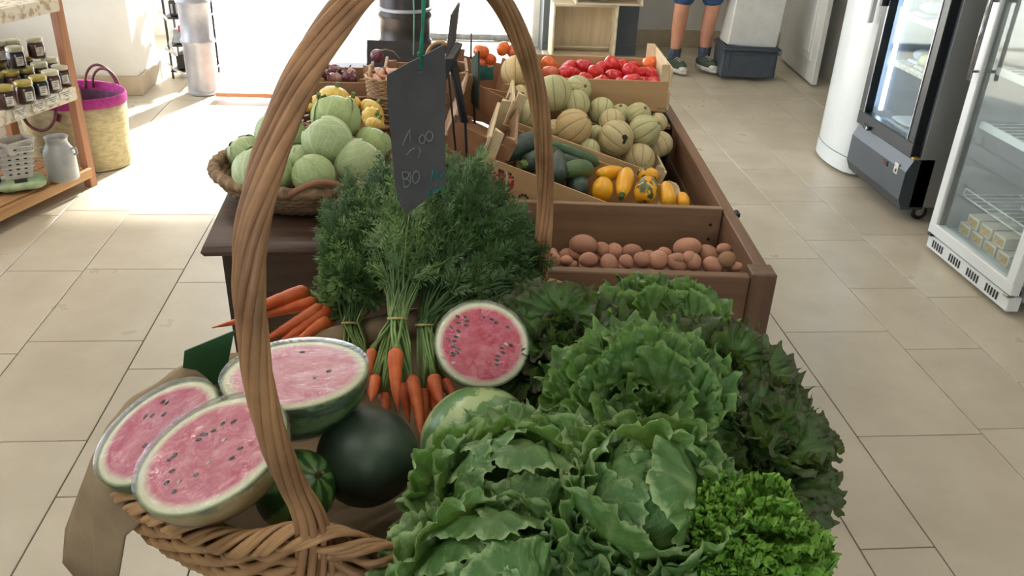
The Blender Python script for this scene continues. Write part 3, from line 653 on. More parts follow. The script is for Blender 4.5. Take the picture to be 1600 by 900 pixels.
def half(label, u, v, z, apx, bpx, ang, alpha, depth, mr, mf, seeds, roll=0):
    """cut melon half: cut face centred at the pixel; ang = image angle of the long axis, alpha = tilt of the face away from the camera"""
    p = P(u, v, z); vd = (CAM-p).normalized(); rt = (RT-vd*RT.dot(vd)).normalized(); up = vd.cross(rt)
    A_ = (rt*math.cos(ang)+up*math.sin(ang)); Bv = (-rt*math.sin(ang)+up*math.cos(ang))
    n = (vd*math.cos(alpha)+Bv*math.sin(alpha)).normalized(); Y_ = n.cross(A_).normalized()
    a = pxsize(p, apx); b = pxsize(p, bpx)/max(.3, math.cos(alpha))
    q = Matrix((A_, Y_, n)).transposed().to_quaternion()
    t = thing('watermelon_half', label, 'watermelon', p, q.to_euler(), 'cut watermelon halves in the basket')
    m_ = MB(); NU = 56
    V = []; UV = []
    for j in range(13):
        f = j/12*PI/2
        for k in range(NU):
            th = 2*PI*k/NU; V.append((a*math.cos(f)*math.cos(th), b*math.cos(f)*math.sin(th), -depth*math.sin(f))); UV.append((math.atan2(-V[-1][2]+1e-4, V[-1][1])/(2*PI) % 1, j/12))
    m_.add(V, [(j*NU+k, (j+1)*NU+k, (j+1)*NU+(k+1) % NU, j*NU+(k+1) % NU) for j in range(12) for k in range(NU)], 0, UV).build('rind', mr, t, smooth=True)
    V = [(0, 0, .0035)]; UV = [(.5, 0)]
    for j in range(1, 9):
        r = j/8
        for k in range(NU): th = 2*PI*k/NU; V.append((a*r*math.cos(th), b*r*math.sin(th), .0035*(1-r**6))); UV.append((.25+.2*k/NU, r))
    F = [(0, 1+k, 1+(k+1) % NU) for k in range(NU)]+[(1+j*NU+k, 1+(j+1)*NU+k, 1+(j+1)*NU+(k+1) % NU, 1+j*NU+(k+1) % NU) for j in range(7) for k in range(NU)]
    MB().add(V, F, 0, UV).build('flesh', mf, t, smooth=True)
    rs = random.Random(int(u)); sm = MB().blob((.0042, .0022, .0016), None, 8, 6).mesh('seed', M_seed); sm2 = MB().blob((.004, .002, .0013), None, 8, 6).mesh('seed', M_wseed)
    for (sx, sy) in seeds:
        inst('seed', sm if rs.random() < .9 else sm2, t, (a*sx, b*sy, .0045), (0, 0, rs.uniform(-.5, .5)))
    # cling film stretched over the cut face and round the rind
    V = []; UV = []
    for j in range(20):
        f = -PI/2*.0+j/19
        for k in range(NU):
            th = 2*PI*k/NU; wv = 1+.012*math.sin(th*9+j)+.008*math.sin(th*23+2*j)
            if j < 8: r = j/7*1.015; V.append((a*r*math.cos(th), b*r*math.sin(th), .0075))
            else:
                g = (j-7)/12*PI/2*.8; V.append((a*1.02*math.cos(g)*wv*math.cos(th), b*1.02*math.cos(g)*wv*math.sin(th), -depth*1.03*math.sin(g)))
    MB().add(V, [(j*NU+k, (j+1)*NU+k, (j+1)*NU+(k+1) % NU, j*NU+(k+1) % NU) for j in range(19) for k in range(NU)]).build('cling_film', M_film, t, smooth=True)
    return t
rs = random.Random(5)
def arcseeds(n, r0, r1, half_=None):
    out = []
    for k in range(n):
        th = rs.uniform(0, 2*PI); r = rs.uniform(r0, r1); out.append((r*math.cos(th), r*math.sin(th)))
    return out
sA = [(x, .33+.05*rs.uniform(-1, 1)) for x in (-.45, -.38, -.05, .05, .16, .3, .42)]+[(x, -.28+.12*rs.uniform(-1, 1)) for x in (-.6, -.5, -.3, -.1, .15, .3)]+[(-.5, .1), (.02, .42), (-.62, -.05), (.2, .06)]
half('nearest wrapped watermelon half, pale rind patch showing below its pink face', 332, 708, .872, 124, 72, math.radians(35), math.radians(42), .085, M_rindy, M_fl1, sA)
half('wrapped watermelon half at the left end of the basket, tilted on edge', 248, 674, .84, 105, 54, math.radians(43), math.radians(50), .075, M_rind, M_fl1, arcseeds(7, .3, .7))
half('pale pink watermelon half with the widest face, under the green sign', 462, 585, .875, 113, 52, math.radians(8), math.radians(50), .105, M_rind, M_fl2, arcseeds(4, .3, .6))
sD = [(-.5+.1*rs.uniform(-1, 1), .55-1.1*k/9+.04*rs.uniform(-1, 1)) for k in range(10)]+[(-.62+.1*rs.uniform(-1, 1), .5-1.0*k/7) for k in range(8)]+[(.45+.08*rs.uniform(-1, 1), .1-.5*k/5) for k in range(6)]+[(.1, .6), (.2, .55), (-.1, .62), (.45, .5), (.6, .1)]
half('upright red watermelon half facing the viewer beside the lettuce', 753, 538, .865, 74, 67, math.radians(-12), math.radians(14), .07, M_rindl, M_fl3, sD)
def whole(label, u, v, z, rpx, asp, mr, axis, mesh_n=(48, 28)):
    p = P(u, v, z); r = pxsize(p, rpx); q = Vector(axis).to_track_quat('Z', 'Y')
    t = thing('watermelon', label, 'watermelon', p, q.to_euler(), 'whole watermelons in the basket')
    MB().blob((r, r, r*asp), lambda th, ph: 1+.012*math.sin(2*th+1), mesh_n[0], mesh_n[1]).build('rind', mr, t, smooth=True)
    MB().lathe([(.005, 0), (.004, .008), (.0025, .014)], 8).build('stem', M_stem, t, (0, 0, r*asp*.99)); return t
whole('round blackish green watermelon in the middle of the basket', 574, 713, .742, 79, .98, M_rindd, (-.2, .3, .9))
whole('small green striped watermelon below the nearest half', 462, 765, .735, 62, 1.05, M_rind, (.5, -.3, .6))
whole('pale striped watermelon under the upright red half', 748, 692, .745, 88, 1.05, M_rindl, (.9, .5, .35))

# green card standing behind the halves
M_greencard = pm('green_card', (48, 92, 52), (42, 82, 46), scale=5, rough=.6, bmp=0)
yd = 1.16; gp = [PY(283, 600, yd), PY(350, 600, yd), PY(366, 517, yd), PY(288, 549, yd)]
base = gp[0].copy(); o = MB().quad_slab([p-base for p in gp], .003).build('green_card', M_greencard, None, base); tag(o, 'plain green card sign standing behind the cut watermelons', 'sign')

# ================================================================== slate hung from the handle
M_slate = pm('slate', (72, 71, 70), (62, 61, 61), scale=22, rough=.8, bmp=.4, bscale=60, dist=.002)
M_chalk = pm('chalk_grey', (116, 122, 114), scale=120, bmp=0); M_chalkg = pm('chalk_teal', (32, 112, 106), scale=120, bmp=0); M_string = pm('green_string', (22, 140, 104), scale=80, bmp=0); M_string2 = pm('pale_green_string', (150, 196, 172), scale=80, bmp=0)
SY = 1.02
def SP(u, v, dy=0): return PY(u, v, SY+dy+(v-200)*-.00003)
so = SP(655, 90); sl = thing('slate_sign', 'dark hanging slate price tag with chalk writing, tied to the handle', 'price tag', so)
outl = [(604, 118), (640, 98), (668, 84), (694, 70), (697, 120), (695, 200), (697, 285), (672, 306), (637, 334), (624, 318), (617, 290), (612, 230), (606, 170)]
MB().quad_slab([SP(u, v)-so for u, v in outl[::-1]], .006).build('slate', M_slate, sl)
def strokes(nm, lst, w, m, lab):
    b = MB()
    for s_ in lst:
        pts = catmull([SP(u, v, -.0012)-so for u, v in s_], 4) if len(s_) > 2 else [SP(u, v, -.0012)-so for u, v in s_]
        b.tube(pts, w, 5)
    tag(b.build(nm, m, sl), lab)
zs = lambda x, y: (600+x*.1778, 180+y*.1778)
def S(*a): return [zs(a[i], a[i+1]) for i in range(0, len(a), 2)]
strokes('chalk_price', [S(165, 260, 195, 190, 228, 125), S(228, 125, 228, 190, 232, 240), S(200, 350, 230, 310, 275, 290), S(300, 285, 318, 320, 300, 375), S(335, 170, 310, 200, 320, 240, 350, 245, 358, 200, 340, 168), S(395, 140, 365, 180, 385, 225, 415, 220, 428, 170, 400, 138)], .00075, M_chalk, 'faint chalk price 1,00')
strokes('chalk_word', [S(160, 505, 168, 560, 182, 635), S(160, 505, 205, 500, 215, 540, 172, 562), S(172, 562, 220, 570, 222, 615, 182, 635), S(228, 500, 238, 595), S(262, 505, 248, 550, 268, 598, 300, 580, 312, 530, 290, 492, 262, 505)], .0008, M_chalk, 'chalk word BIO')
strokes('chalk_name', [S(415, 575, 428, 480), S(428, 480, 440, 560, 460, 490), S(460, 490, 462, 560), S(480, 520, 470, 550, 490, 552, 492, 520), S(505, 515, 502, 545, 525, 500), S(425, 640, 395, 660, 385, 720, 410, 700, 415, 670), S(430, 650, 432, 690, 448, 655), S(455, 640, 458, 675, 475, 635), S(485, 620, 487, 660), S(495, 640, 515, 610, 500, 655, 530, 635)], .0007, M_chalkg, 'teal handwritten name')
def strand(nm, a, b, r, m):
    MB().tube([a-so, (a+b)/2-so+Vector((.001, 0, 0)), b-so], r, 6).build(nm, m, sl, smooth=True)
top = onplane(662, -58)
strand('string', SP(657, 108, -.004), top+Vector((0, -.024, -.01)), .0019, M_string); strand('string', SP(655, 88, .004), top+Vector((.004, .02, -.01)), .0016, M_string); strand('string', SP(646, 86, -.002), top+Vector((-.012, -.02, -.01)), .0009, M_string2)
MB().blob((.003, .003, .003), None, 8, 6).build('knot', M_string, sl, SP(655, 84, -.003)-so, smooth=True)
MB().lathe([(.0022, 0), (.0022, .001)], 10).build('hole', M_seed, sl, SP(656, 112, -.002)-so, (PI/2, 0, 0))

# ================================================================== lettuces
def mk_leaf(name, c_mid, c_edge, c_vein, edge=None, gloss=.45, trans=.25):
    m, t, b = nt(name); uv = t.nodes.new('ShaderNodeUVMap'); sp = t.nodes.new('ShaderNodeSeparateXYZ'); t.links.new(uv.outputs[0], sp.inputs[0])
    vec = coordnode(t); n = noise(t, vec, 38, 5, .6); n2 = noise(t, vec, 150, 3, .6)
    col = ramp(t, math_(t, 'ADD', sp.outputs[1], math_(t, 'MULTIPLY', math_(t, 'SUBTRACT', n, .5), .35)), [(.08, lin(c_vein)), (.42, lin(c_mid)), (.85, lin(c_edge))])
    # branching veins running from the midrib
    dx = math_(t, 'ABSOLUTE', math_(t, 'SUBTRACT', sp.outputs[0], .5))
    w = math_(t, 'SINE', math_(t, 'ADD', math_(t, 'MULTIPLY', math_(t, 'SUBTRACT', sp.outputs[1], dx), 46), math_(t, 'MULTIPLY', n, 7)))
    vn = ramp(t, w, [(.90, (0, 0, 0)), (1.0, (1, 1, 1))]); mid = ramp(t, dx, [(.0, (1, 1, 1)), (.035, (0, 0, 0))])
    vf = math_(t, 'MULTIPLY', math_(t, 'MAXIMUM', math_(t, 'MULTIPLY', vn, .4), math_(t, 'MULTIPLY', mid, .8)), math_(t, 'SUBTRACT', 1.1, sp.outputs[1]))
    col = mix(t, vf, col, lin(c_vein))
    if edge:
        ew = t.nodes.new('ShaderNodeAttribute'); ew.attribute_name = 'rim'
        ef = ramp(t, math_(t, 'ADD', ew.outputs['Fac'], math_(t, 'MULTIPLY', math_(t, 'SUBTRACT', n, .5), .5)), [(edge[1], (0, 0, 0)), (edge[2], (1, 1, 1))])
        col = mix(t, math_(t, 'MULTIPLY', ef, edge[3]), col, lin(edge[0]))
    col = randval(t, col, .12); t.links.new(col, b.inputs['Base Color']); setin(b, Roughness=gloss)
    bump(t, b, math_(t, 'ADD', n, math_(t, 'MULTIPLY', n2, .4)), .5, .008)
    out = t.nodes['Material Output']; tl = t.nodes.new('ShaderNodeBsdfTranslucent'); t.links.new(mix(t, .5, col, lin((150, 190, 60))), tl.inputs[0])
    mx = t.nodes.new('ShaderNodeMixShader'); mx.inputs[0].default_value = trans; t.links.new(b.outputs[0], mx.inputs[1]); t.links.new(tl.outputs[0], mx.inputs[2]); t.links.new(mx.outputs[0], out.inputs['Surface'])
    return m
M_ice = mk_leaf('lettuce_leaf_pale', (130, 162, 92), (84, 124, 64), (196, 208, 152), ((176, 200, 142), .88, 1.0, .75))
M_bat = mk_leaf('lettuce_leaf_green', (98, 134, 64), (72, 110, 50), (164, 182, 112), ((136, 168, 94), .88, 1.0, .7))
M_red = mk_leaf('lettuce_leaf_bronze', (86, 122, 60), (70, 102, 50), (150, 170, 104), ((74, 58, 50), .72, 1.0, .75))
M_lol = mk_leaf('lettuce_leaf_frilly', (118, 162, 52), (100, 152, 46), (170, 192, 104), ((140, 184, 76), .7, 1.0, .6))
M_core = pm('lettuce_core', (126, 150, 90), (96, 128, 66), scale=20)
def leaf_mesh(name, m, L, Wd, e0, e1, cup, amp, k, seed, nr=12, na=250, serr=.03, bendp=1.4, rp=3.0, amp2=.15, curl=.006, cf=60):
    from mathutils import noise as mn
    rr = random.Random(seed); ph = [rr.uniform(0, 6.28) for _ in range(8)]
    nS = 40; C = [(0, 0)]; El = []
    for i in range(nS+1):
        e = e0+(e1-e0)*(i/nS)**bendp; El.append(e)
        if i < nS: C.append((C[-1][0]+math.cos(e)*L/nS, C[-1][1]+math.sin(e)*L/nS))
    V = []; UV = []; RIM = []
    def pt(rho, p):
        irr = 1+.07*math.sin(2*p+ph[0])+.05*math.sin(3*p+ph[1])+.035*math.sin(5*p+ph[2])
        ser = 1+serr*rho**5*math.sin(k*1.3*p+ph[3])+serr*.6*rho**6*math.sin(k*3.1*p+ph[6])
        x = rho*Wd*math.sin(p)*(1-.45*max(0, -math.cos(p)))*irr*ser; y = L*(.5+.5*rho*math.cos(p)*(1 if math.cos(p) < 0 else irr*ser))
        i = min(nS, max(0, y/L*nS)); i0 = min(int(i), nS-1); f = i-i0
        cy, cz = C[i0][0]*(1-f)+C[i0+1][0]*f, C[i0][1]*(1-f)+C[i0+1][1]*f; e = El[i0]*(1-f)+El[i0+1]*f
        up_ = .55+.45*math.cos(p*.5)**2 if abs(p) < 2.6 else .3
        am = amp*up_*(.55+.75*abs(math.sin(1.7*p+ph[2])*math.sin(2.6*p+ph[6]))+.25*math.sin(5*p+ph[0])); psi = k*p+ph[4]+1.6*math.sin(2*p+ph[7])+.7*math.sin(5*p+ph[1])
        d = cup*(x/Wd)**2*L+am*rho**rp*(math.sin(psi)+amp2*math.sin(1.9*psi+ph[5]+2*rho))+.006*math.sin(9*x/Wd+ph[0])*math.sin(7*y/L*3+ph[1])*(1-rho**2)
        x += am*.6*rho**rp*math.cos(psi+.6)
        nv = mn.noise_vector(Vector((x*cf+seed*3.1, y*cf, d*cf)))*(curl*rho**rp); nw = mn.noise_vector(Vector((x*cf*2.6+seed*3.1, y*cf*2.6, 5)))*(curl*.5*rho**rp)
        return (x+nv.x+nw.x, cy-math.sin(e)*d+nv.y+nw.y, cz+math.cos(e)*d+1.6*nv.z+nw.z), (.5+.5*x/Wd/1.2, min(1, max(0, y/L)))
    a, b2 = pt(0, 0); V.append(a); UV.append(b2); RIM.append(0)
    for j in range(1, nr+1):
        rho = (j/nr)**.75
        for q in range(na):
            a, b2 = pt(rho, -PI+2*PI*q/na); V.append(a); UV.append(b2); RIM.append(rho)
    F = [(0, 1+(q+1) % na, 1+q) for q in range(na)]+[(1+j*na+q, 1+j*na+(q+1) % na, 1+(j+1)*na+(q+1) % na, 1+(j+1)*na+q) for j in range(nr-1) for q in range(na)]
    mb = MB().add(V, F, 0, UV); me = mb.mesh(name, m, True)
    at = me.attributes.new('rim', 'FLOAT', 'POINT'); at.data.foreach_set('value', RIM); return me
R_ = math.radians
def leafset(m, k, amp, Wd, seed, serr=.03):
    return {'in': [leaf_mesh('leaf', m, .15, Wd*.8, R_(70), R_(118), .25, amp*.8, k, seed+i, serr=serr) for i in range(3)],
            'mid': [leaf_mesh('leaf', m, .17, Wd, R_(66), R_(36), .22, amp, k, seed+10+i, serr=serr) for i in range(4)], 'wrap': [leaf_mesh('leaf', m, .20, Wd*1.15, R_(16), R_(118), .24, amp, k, seed+40+i, bendp=1.2, serr=serr) for i in range(4)],
            'out': [leaf_mesh('leaf', m, .18, Wd, R_(46), R_(-22), .08, amp, k, seed+20+i, serr=serr) for i in range(3)],
            'ball': [leaf_mesh('leaf', m, .24, Wd*1.15, R_(4), R_(182), .14, amp*.5, k, seed+30+i, bendp=1.0, serr=serr) for i in range(3)]}
LS = {'ice': leafset(M_ice, 15, .011, .092, 100, .02), 'bat': leafset(M_bat, 15, .0125, .085, 200, .025), 'red': leafset(M_red, 16, .0135, .08, 300, .03)}
LOL = [leaf_mesh('leaf', M_lol, .112, .052, R_(78), R_(44-22*i), .1, .005, 22, 400+i, 16, 340, .03, rp=1.8, amp2=.4, curl=.0095, cf=150) for i in range(4)]
def lettuce(name, label, pos, kind, plan, sc=1, tilt=(0, 0), rot=0, group='lettuces heaped in the basket', seed=1):
    rr = random.Random(seed); ax = Vector((tilt[0], tilt[1], 1)).normalized(); q = Vector((0, 0, 1)).rotation_difference(ax)
    t = thing(name, label, 'lettuce', pos, (q @ Euler((0, 0, rot)).to_quaternion()).to_euler(), group)
    MB().blob((.032*sc, .032*sc, .045*sc), None, 16, 10).build('core', M_core, t, (0, 0, .01), smooth=True)
    g = 0
    for lay, n, tl, s in plan:
        for i in range(n):
            me = rr.choice(LS[kind][lay]); az = g; g += 2.39996+rr.uniform(-.15, .15)
            qz = Euler((0, 0, az)).to_quaternion() @ Euler((R_(tl+rr.uniform(-8, 8)), rr.uniform(-.15, .15), 0)).to_quaternion()
            inst('leaf', me, t, qz @ Vector((0, .012, rr.uniform(-.004, .006))), qz, s*sc*rr.uniform(.9, 1.1))
    return t
ICE = [('ball', 6, 0, .95), ('wrap', 5, 0, 1.0), ('wrap', 4, -14, 1.06), ('mid', 5, -34, 1.05), ('out', 6, -8, 1.1)]
BAT = [('ball', 3, 0, .55), ('in', 5, 0, .8), ('mid', 6, 0, .95), ('mid', 7, -22, 1.05), ('out', 8, 0, 1.08)]
def LC(u, v, z, dz=.085): return P(u, v, z)-Vector((0, 0, dz))
lettuce('green_lettuce', 'pale crisp lettuce at the bottom edge, nearest to the viewer', LC(770, 858, .84), 'ice', ICE, .74, (-.1, -.3), .3, seed=1)
lettuce('green_lettuce', 'big pale green lettuce draped over the striped watermelon', LC(822, 728, .86), 'ice', ICE, .76, (-.25, -.3), 1.1, seed=2)
lettuce('green_lettuce', 'crisp green lettuce in the centre beside the frilly one', LC(1000, 740, .87), 'ice', ICE, .78, (.0, -.35), 2.0, seed=3)
lettuce('green_lettuce', 'green lettuce at the bottom edge below the frilly one', LC(1040, 880, .83), 'bat', BAT, .66, (.05, -.25), .6, seed=4)
lettuce('green_lettuce', 'glossy deep green lettuce between the pale and bronze ones', LC(1000, 585, .89), 'bat', BAT, .78, (-.1, -.35), .2, seed=5)
lettuce('green_lettuce', 'green lettuce at the top of the heap, before the bin front', LC(1035, 485, .88), 'bat', BAT, .76, (.05, -.3), 1.4, seed=6)
lettuce('bronze_lettuce', 'bronze-edged lettuce at the back left, beside the red melon half', LC(888, 492, .88), 'red', BAT, .76, (-.2, -.3), 2.2, seed=7)
lettuce('bronze_lettuce', 'bronze-edged lettuce at the back right of the heap', LC(1120, 545, .87), 'red', BAT, .74, (.3, -.3), .9, seed=8)
lettuce('bronze_lettuce', 'dark bronze lettuce hanging over the right end of the basket', LC(1185, 645, .85), 'red', BAT, .70, (.45, -.3), 1.7, seed=9)
rr = random.Random(44); p = P(1185, 782, .88)-Vector((0, 0, .085))
t = thing('frilly_lettuce', 'bright green tightly frilled lettuce at the right', 'lettuce', p, (R_(8), R_(14), 0), 'lettuces heaped in the basket')
MB().blob((.03, .03, .035), None, 16, 10).build('core', M_core, t, (0, 0, .0), smooth=True)
for i in range(84):
    f = math.sqrt((i+.5)/84); az = i*2.39996; tl = 22-104*f
    qz = Euler((0, 0, az)).to_quaternion() @ Euler((R_(tl+10), 0, rr.uniform(-.4, .4))).to_quaternion()
    inst('leaf', LOL[i % 4], t, qz @ Vector((0, .0, 0)), qz, rr.uniform(.76, .94))

# ================================================================== carrots
def mk_carrot():
    m, t, b = nt('carrot_skin'); vec = coordnode(t); n = noise(t, vec, 40, 4); col = ramp(t, n, [(.3, lin((212, 108, 54))), (.7, lin((186, 82, 38)))])
    uv = t.nodes.new('ShaderNodeUVMap'); sp = t.nodes.new('ShaderNodeSeparateXYZ'); t.links.new(uv.outputs[0], sp.inputs[0])
    w = noise(t, None, 4, 2); rg = t.nodes.new('ShaderNodeCombineXYZ'); t.links.new(math_(t, 'MULTIPLY', sp.outputs[1], 260), rg.inputs[1]); t.links.new(math_(t, 'MULTIPLY', sp.outputs[0], 2), rg.inputs[0])
    rn = noise(t, rg.outputs[0], 1, 2); dk = ramp(t, rn, [(.62, (0, 0, 0)), (.7, (1, 1, 1))]); col = mix(t, math_(t, 'MULTIPLY', dk, .35), col, lin((136, 58, 28)))
    t.links.new(randval(t, col, .1), b.inputs['Base Color']); setin(b, Roughness=.5); bump(t, b, rn, .4, .002); return m
M_car = mk_carrot(); M_cstem = pm('carrot_stem', (126, 150, 84), (96, 124, 62), scale=30, rough=.5, bmp=0); M_band = pm('tie_band', (196, 176, 110), scale=40, bmp=0)
def mk_frond(name, c1, c2):
    m, t, b = nt(name); vec = coordnode(t); col = ramp(t, noise(t, vec, 14, 4), [(.35, lin(c1)), (.68, lin(c2))]); t.links.new(col, b.inputs['Base Color']); setin(b, Roughness=.55)
    out = t.nodes['Material Output']; tl = t.nodes.new('ShaderNodeBsdfTranslucent'); t.links.new(col, tl.inputs[0]); mx = t.nodes.new('ShaderNodeMixShader'); mx.inputs[0].default_value = .3
    t.links.new(b.outputs[0], mx.inputs[1]); t.links.new(tl.outputs[0], mx.inputs[2]); t.links.new(mx.outputs[0], out.inputs['Surface']); return m
M_frond = mk_frond('carrot_greens', (82, 114, 60), (50, 80, 42)); M_frond2 = mk_frond('carrot_greens_light', (126, 152, 88), (84, 116, 62))
def fronds(curves, seed, lb=.045, dens=13):
    """curves: list of (p0, p1, p2) quadratic arcs -> verts, faces of stems + feathery leaflets"""
    rg = np.random.default_rng(seed); Vs = []; Fs = []; n = 0
    for (p0, p1, p2) in curves:
        p0, p1, p2 = (np.array(p) for p in (p0, p1, p2)); t = np.linspace(0, 1, 12)[:, None]
        C = (1-t)**2*p0+2*t*(1-t)*p1+t*t*p2; T = np.gradient(C, axis=0); T /= np.linalg.norm(T, axis=1)[:, None]
        ref = rg.normal(size=3); A = np.cross(T, ref); A /= np.linalg.norm(A, axis=1)[:, None]; B = np.cross(T, A)
        r = (.0017*(1-.75*t)); k = len(C)
        ring = np.concatenate([C+A*r, C+(-.5*A+.87*B)*r, C+(-.5*A-.87*B)*r])
        Vs.append(ring)
        for i in range(k-1):
            for a in range(3):
                b = (a+1) % 3; Fs.append((n+a*k+i, n+b*k+i, n+b*k+i+1, n+a*k+i+1))
        n += 3*k
        nodes = np.linspace(.38, 1, dens)
        for s in nodes:
            i = min(k-2, int(s*(k-1))); f = s*(k-1)-i; c = C[i]*(1-f)+C[i+1]*f; tt = T[i]
            for side in (-1, 1):
                th = rg.uniform(0, .9)+(0 if side > 0 else PI); sd = A[i]*math.cos(th)+B[i]*math.sin(th)
                d = sd*rg.uniform(.55, .9)+tt*rg.uniform(.5, .9)+np.array([0, 0, -.18]); d /= np.linalg.norm(d)
                l = lb*(1.15-.55*s)*rg.uniform(.7, 1.2); nrm = np.cross(d, tt)+rg.normal(size=3)*.3; nrm /= np.linalg.norm(nrm); q = np.cross(nrm, d)
                Vs.append(np.array([c-q*.0005, c+q*.0005, c+d*l])); Fs.append((n, n+1, n+2)); n += 3
                for g in np.linspace(.22, 1, 6):
                    for sg in (-1, 1):
                        e = c+d*l*g; dd = q*sg*rg.uniform(.6, 1)+d*rg.uniform(.5, 1)+nrm*rg.uniform(-.35, .35); dd /= np.linalg.norm(dd); ll = .019*(1.2-.6*g)*rg.uniform(.7, 1.25); ww = np.cross(nrm, dd)*.0019
                        Vs.append(np.array([e, e+dd*ll*.55+ww, e+dd*ll, e+dd*ll*.55-ww])); Fs.append((n, n+1, n+2, n+3)); n += 4
    return np.concatenate(Vs), Fs
def carrot(t, o, p0, p1, r, bend=0):
    p0 = Vector(p0)-o; p1 = Vector(p1)-o; mid = (p0+p1)/2+Vector((bend, 0, bend*.5)); pts = []; rr_ = []
    for k in range(15):
        f = k/14; q = (1-f)**2*p0+2*f*(1-f)*mid+f*f*p1; pts.append(q)
        rr_.append(max(.0012, r*(min(1, (f*14+.35)/1.6))**.5*(1-.62*f-.36*f**5)*(1+.03*math.sin(k*2.3))))
    MB().tube(pts, rr_, 12).build('carrot', M_car, t, smooth=True)
def bunch(label, tie, crowns, targets, seed, m=M_frond, bandn=(0, .6, .6), lift=.05, lb=.045, stemn=26):
    o = Vector(tie); t = thing('carrot_bunch', label, 'carrots', o, group='bunches of carrots'); rr = random.Random(seed)
    for (a, b, r) in crowns: carrot(t, o, a, b, r, rr.uniform(-.006, .006))
    sm = MB()
    for i in range(stemn):
        c = Vector(crowns[i % len(crowns)][0])-o; j = Vector((rr.uniform(-1, 1)*.013, rr.uniform(-1, 1)*.009, rr.uniform(-1, 1)*.009))
        sm.tube([c+Vector((rr.uniform(-1, 1), rr.uniform(-1, 1), 0))*.004, c*.5+j*.8, j, j*1.25+(Vector(targets[i % len(targets)])-o)*.16], [.0028, .0022, .002, .0017], 5)
    tag(sm.build('stems', M_cstem, t, smooth=True), kind='stuff')
    # tie band round the stems
    bn_ = Vector(bandn).normalized(); a_ = bn_.orthogonal().normalized(); b_ = bn_.cross(a_)
    MB().tube([(a_*math.cos(2*PI*k/20)*.0165+b_*math.sin(2*PI*k/20)*.0135) for k in range(20)], .0022, 6, True).build('tie_band', M_band, t, smooth=True)
    cur = []
    for q in targets:
        q = Vector(q)-o; j = Vector((rr.uniform(-1, 1)*.013, rr.uniform(-1, 1)*.008, rr.uniform(-1, 1)*.008))
        cur.append((j, q*.5+Vector((rr.uniform(-.03, .03), rr.uniform(-.02, .02), lift+rr.uniform(-.02, .04))), q))
    Vn, Fn = fronds(cur, seed, lb); me = bpy.data.meshes.new('greens'); me.from_pydata(Vn.tolist(), [], Fn); me.materials.append(m)
    tag(inst('greens', me, t), kind='stuff', label='feathery carrot tops'); return t
def targ(poly, n, seed, y_at):
    rr = random.Random(seed); out = []; xs = [p[0] for p in poly]; ys = [p[1] for p in poly]
    def inside(x, y):
        c = False; j = len(poly)-1
        for i in range(len(poly)):
            if (poly[i][1] > y) != (poly[j][1] > y) and x < (poly[j][0]-poly[i][0])*(y-poly[i][1])/(poly[j][1]-poly[i][1])+poly[i][0]: c = not c
            j = i
        return c
    while len(out) < n:
        x, y = rr.uniform(min(xs), max(xs)), rr.uniform(min(ys), max(ys))
        if inside(x, y): out.append(PY(x, y, y_at(x, y)+rr.uniform(-.05, .04)))
    return out
ya = lambda x, y: 1.80-(y-250)*.0020
GZ = .84
bunch('left carrot bunch with orange roots pointing left over the table edge', PY(540, 482, 1.42), [(PY(480, 455, 1.42), PY(372, 490, 1.30), .0165), (PY(495, 470, 1.40), PY(362, 505, 1.31), .0125), (PY(505, 480, 1.38), PY(400, 540, 1.28), .015), (PY(515, 482, 1.38), PY(425, 545, 1.28), .014), (PY(512, 500, 1.36), PY(450, 545, 1.27), .014), (PY(420, 490, 1.38), PY(332, 512, 1.27), .009), (PY(520, 505, 1.38), PY(485, 545, 1.29), .012)],
      targ([(515, 320), (600, 270), (625, 420), (580, 470), (520, 450)], 70, 1, ya), 11, M_frond2, (.8, .3, .2))
bunch('carrot bunch tied behind the wide watermelon half, roots hidden', PY(548, 505, 1.34), [(PY(540, 560, 1.29), PY(535, 600, 1.27), .013), (PY(575, 565, 1.29), PY(580, 630, 1.2), .012), (PY(560, 560, 1.30), PY(562, 600, 1.25), .012)],
      targ([(512, 300), (560, 255), (640, 240), (640, 400), (560, 460), (515, 440)], 90, 2, ya), 12, M_frond, (0, .5, .8))
bunch('middle carrot bunch with a straight root hanging below its pale tie', PY(621, 498, 1.24), [(PY(618, 545, 1.165), PY(621, 642, 1.09), .0135), (PY(644, 588, 1.15), PY(660, 694, 1.04), .0125), (PY(586, 590, 1.16), PY(580, 628, 1.10), .011), (PY(598, 616, 1.14), PY(604, 660, 1.09), .011), (PY(582, 545, 1.2), PY(575, 600, 1.15), .0095), (PY(632, 600, 1.16), PY(640, 660, 1.09), .011)],
      targ([(560, 300), (620, 240), (700, 235), (760, 240), (745, 380), (690, 440), (640, 450), (590, 430)], 130, 3, ya), 13, M_frond2, (0, .5, .8), stemn=36)
bunch('right carrot bunch under the red melon half, greens spread to the handle', PY(664, 508, 1.27), [(PY(678, 588, 1.18), PY(696, 642, 1.10), .0135), (PY(694, 595, 1.2), PY(716, 640, 1.13), .011), (PY(660, 610, 1.16), PY(664, 668, 1.08), .012), (PY(668, 600, 1.19), PY(680, 660, 1.1), .012)],
      targ([(690, 260), (745, 240), (800, 300), (835, 370), (842, 440), (800, 475), (740, 470), (700, 450), (680, 400)], 150, 4, lambda x, y: 1.74-(y-250)*.0018), 14, M_frond, (0, .5, .8))
bunch('carrot bunch at the back, its dark greens drooping beside the handle', PY(705, 470, 1.40), [(PY(690, 505, 1.36), PY(680, 560, 1.30), .012), (PY(712, 505, 1.36), PY(715, 560, 1.3), .012)],
      targ([(700, 300), (770, 290), (838, 360), (846, 430), (830, 478), (740, 480)], 170, 5, lambda x, y: 1.62-(y-300)*.0014), 15, M_frond, (.3, .6, .6), lift=.08)
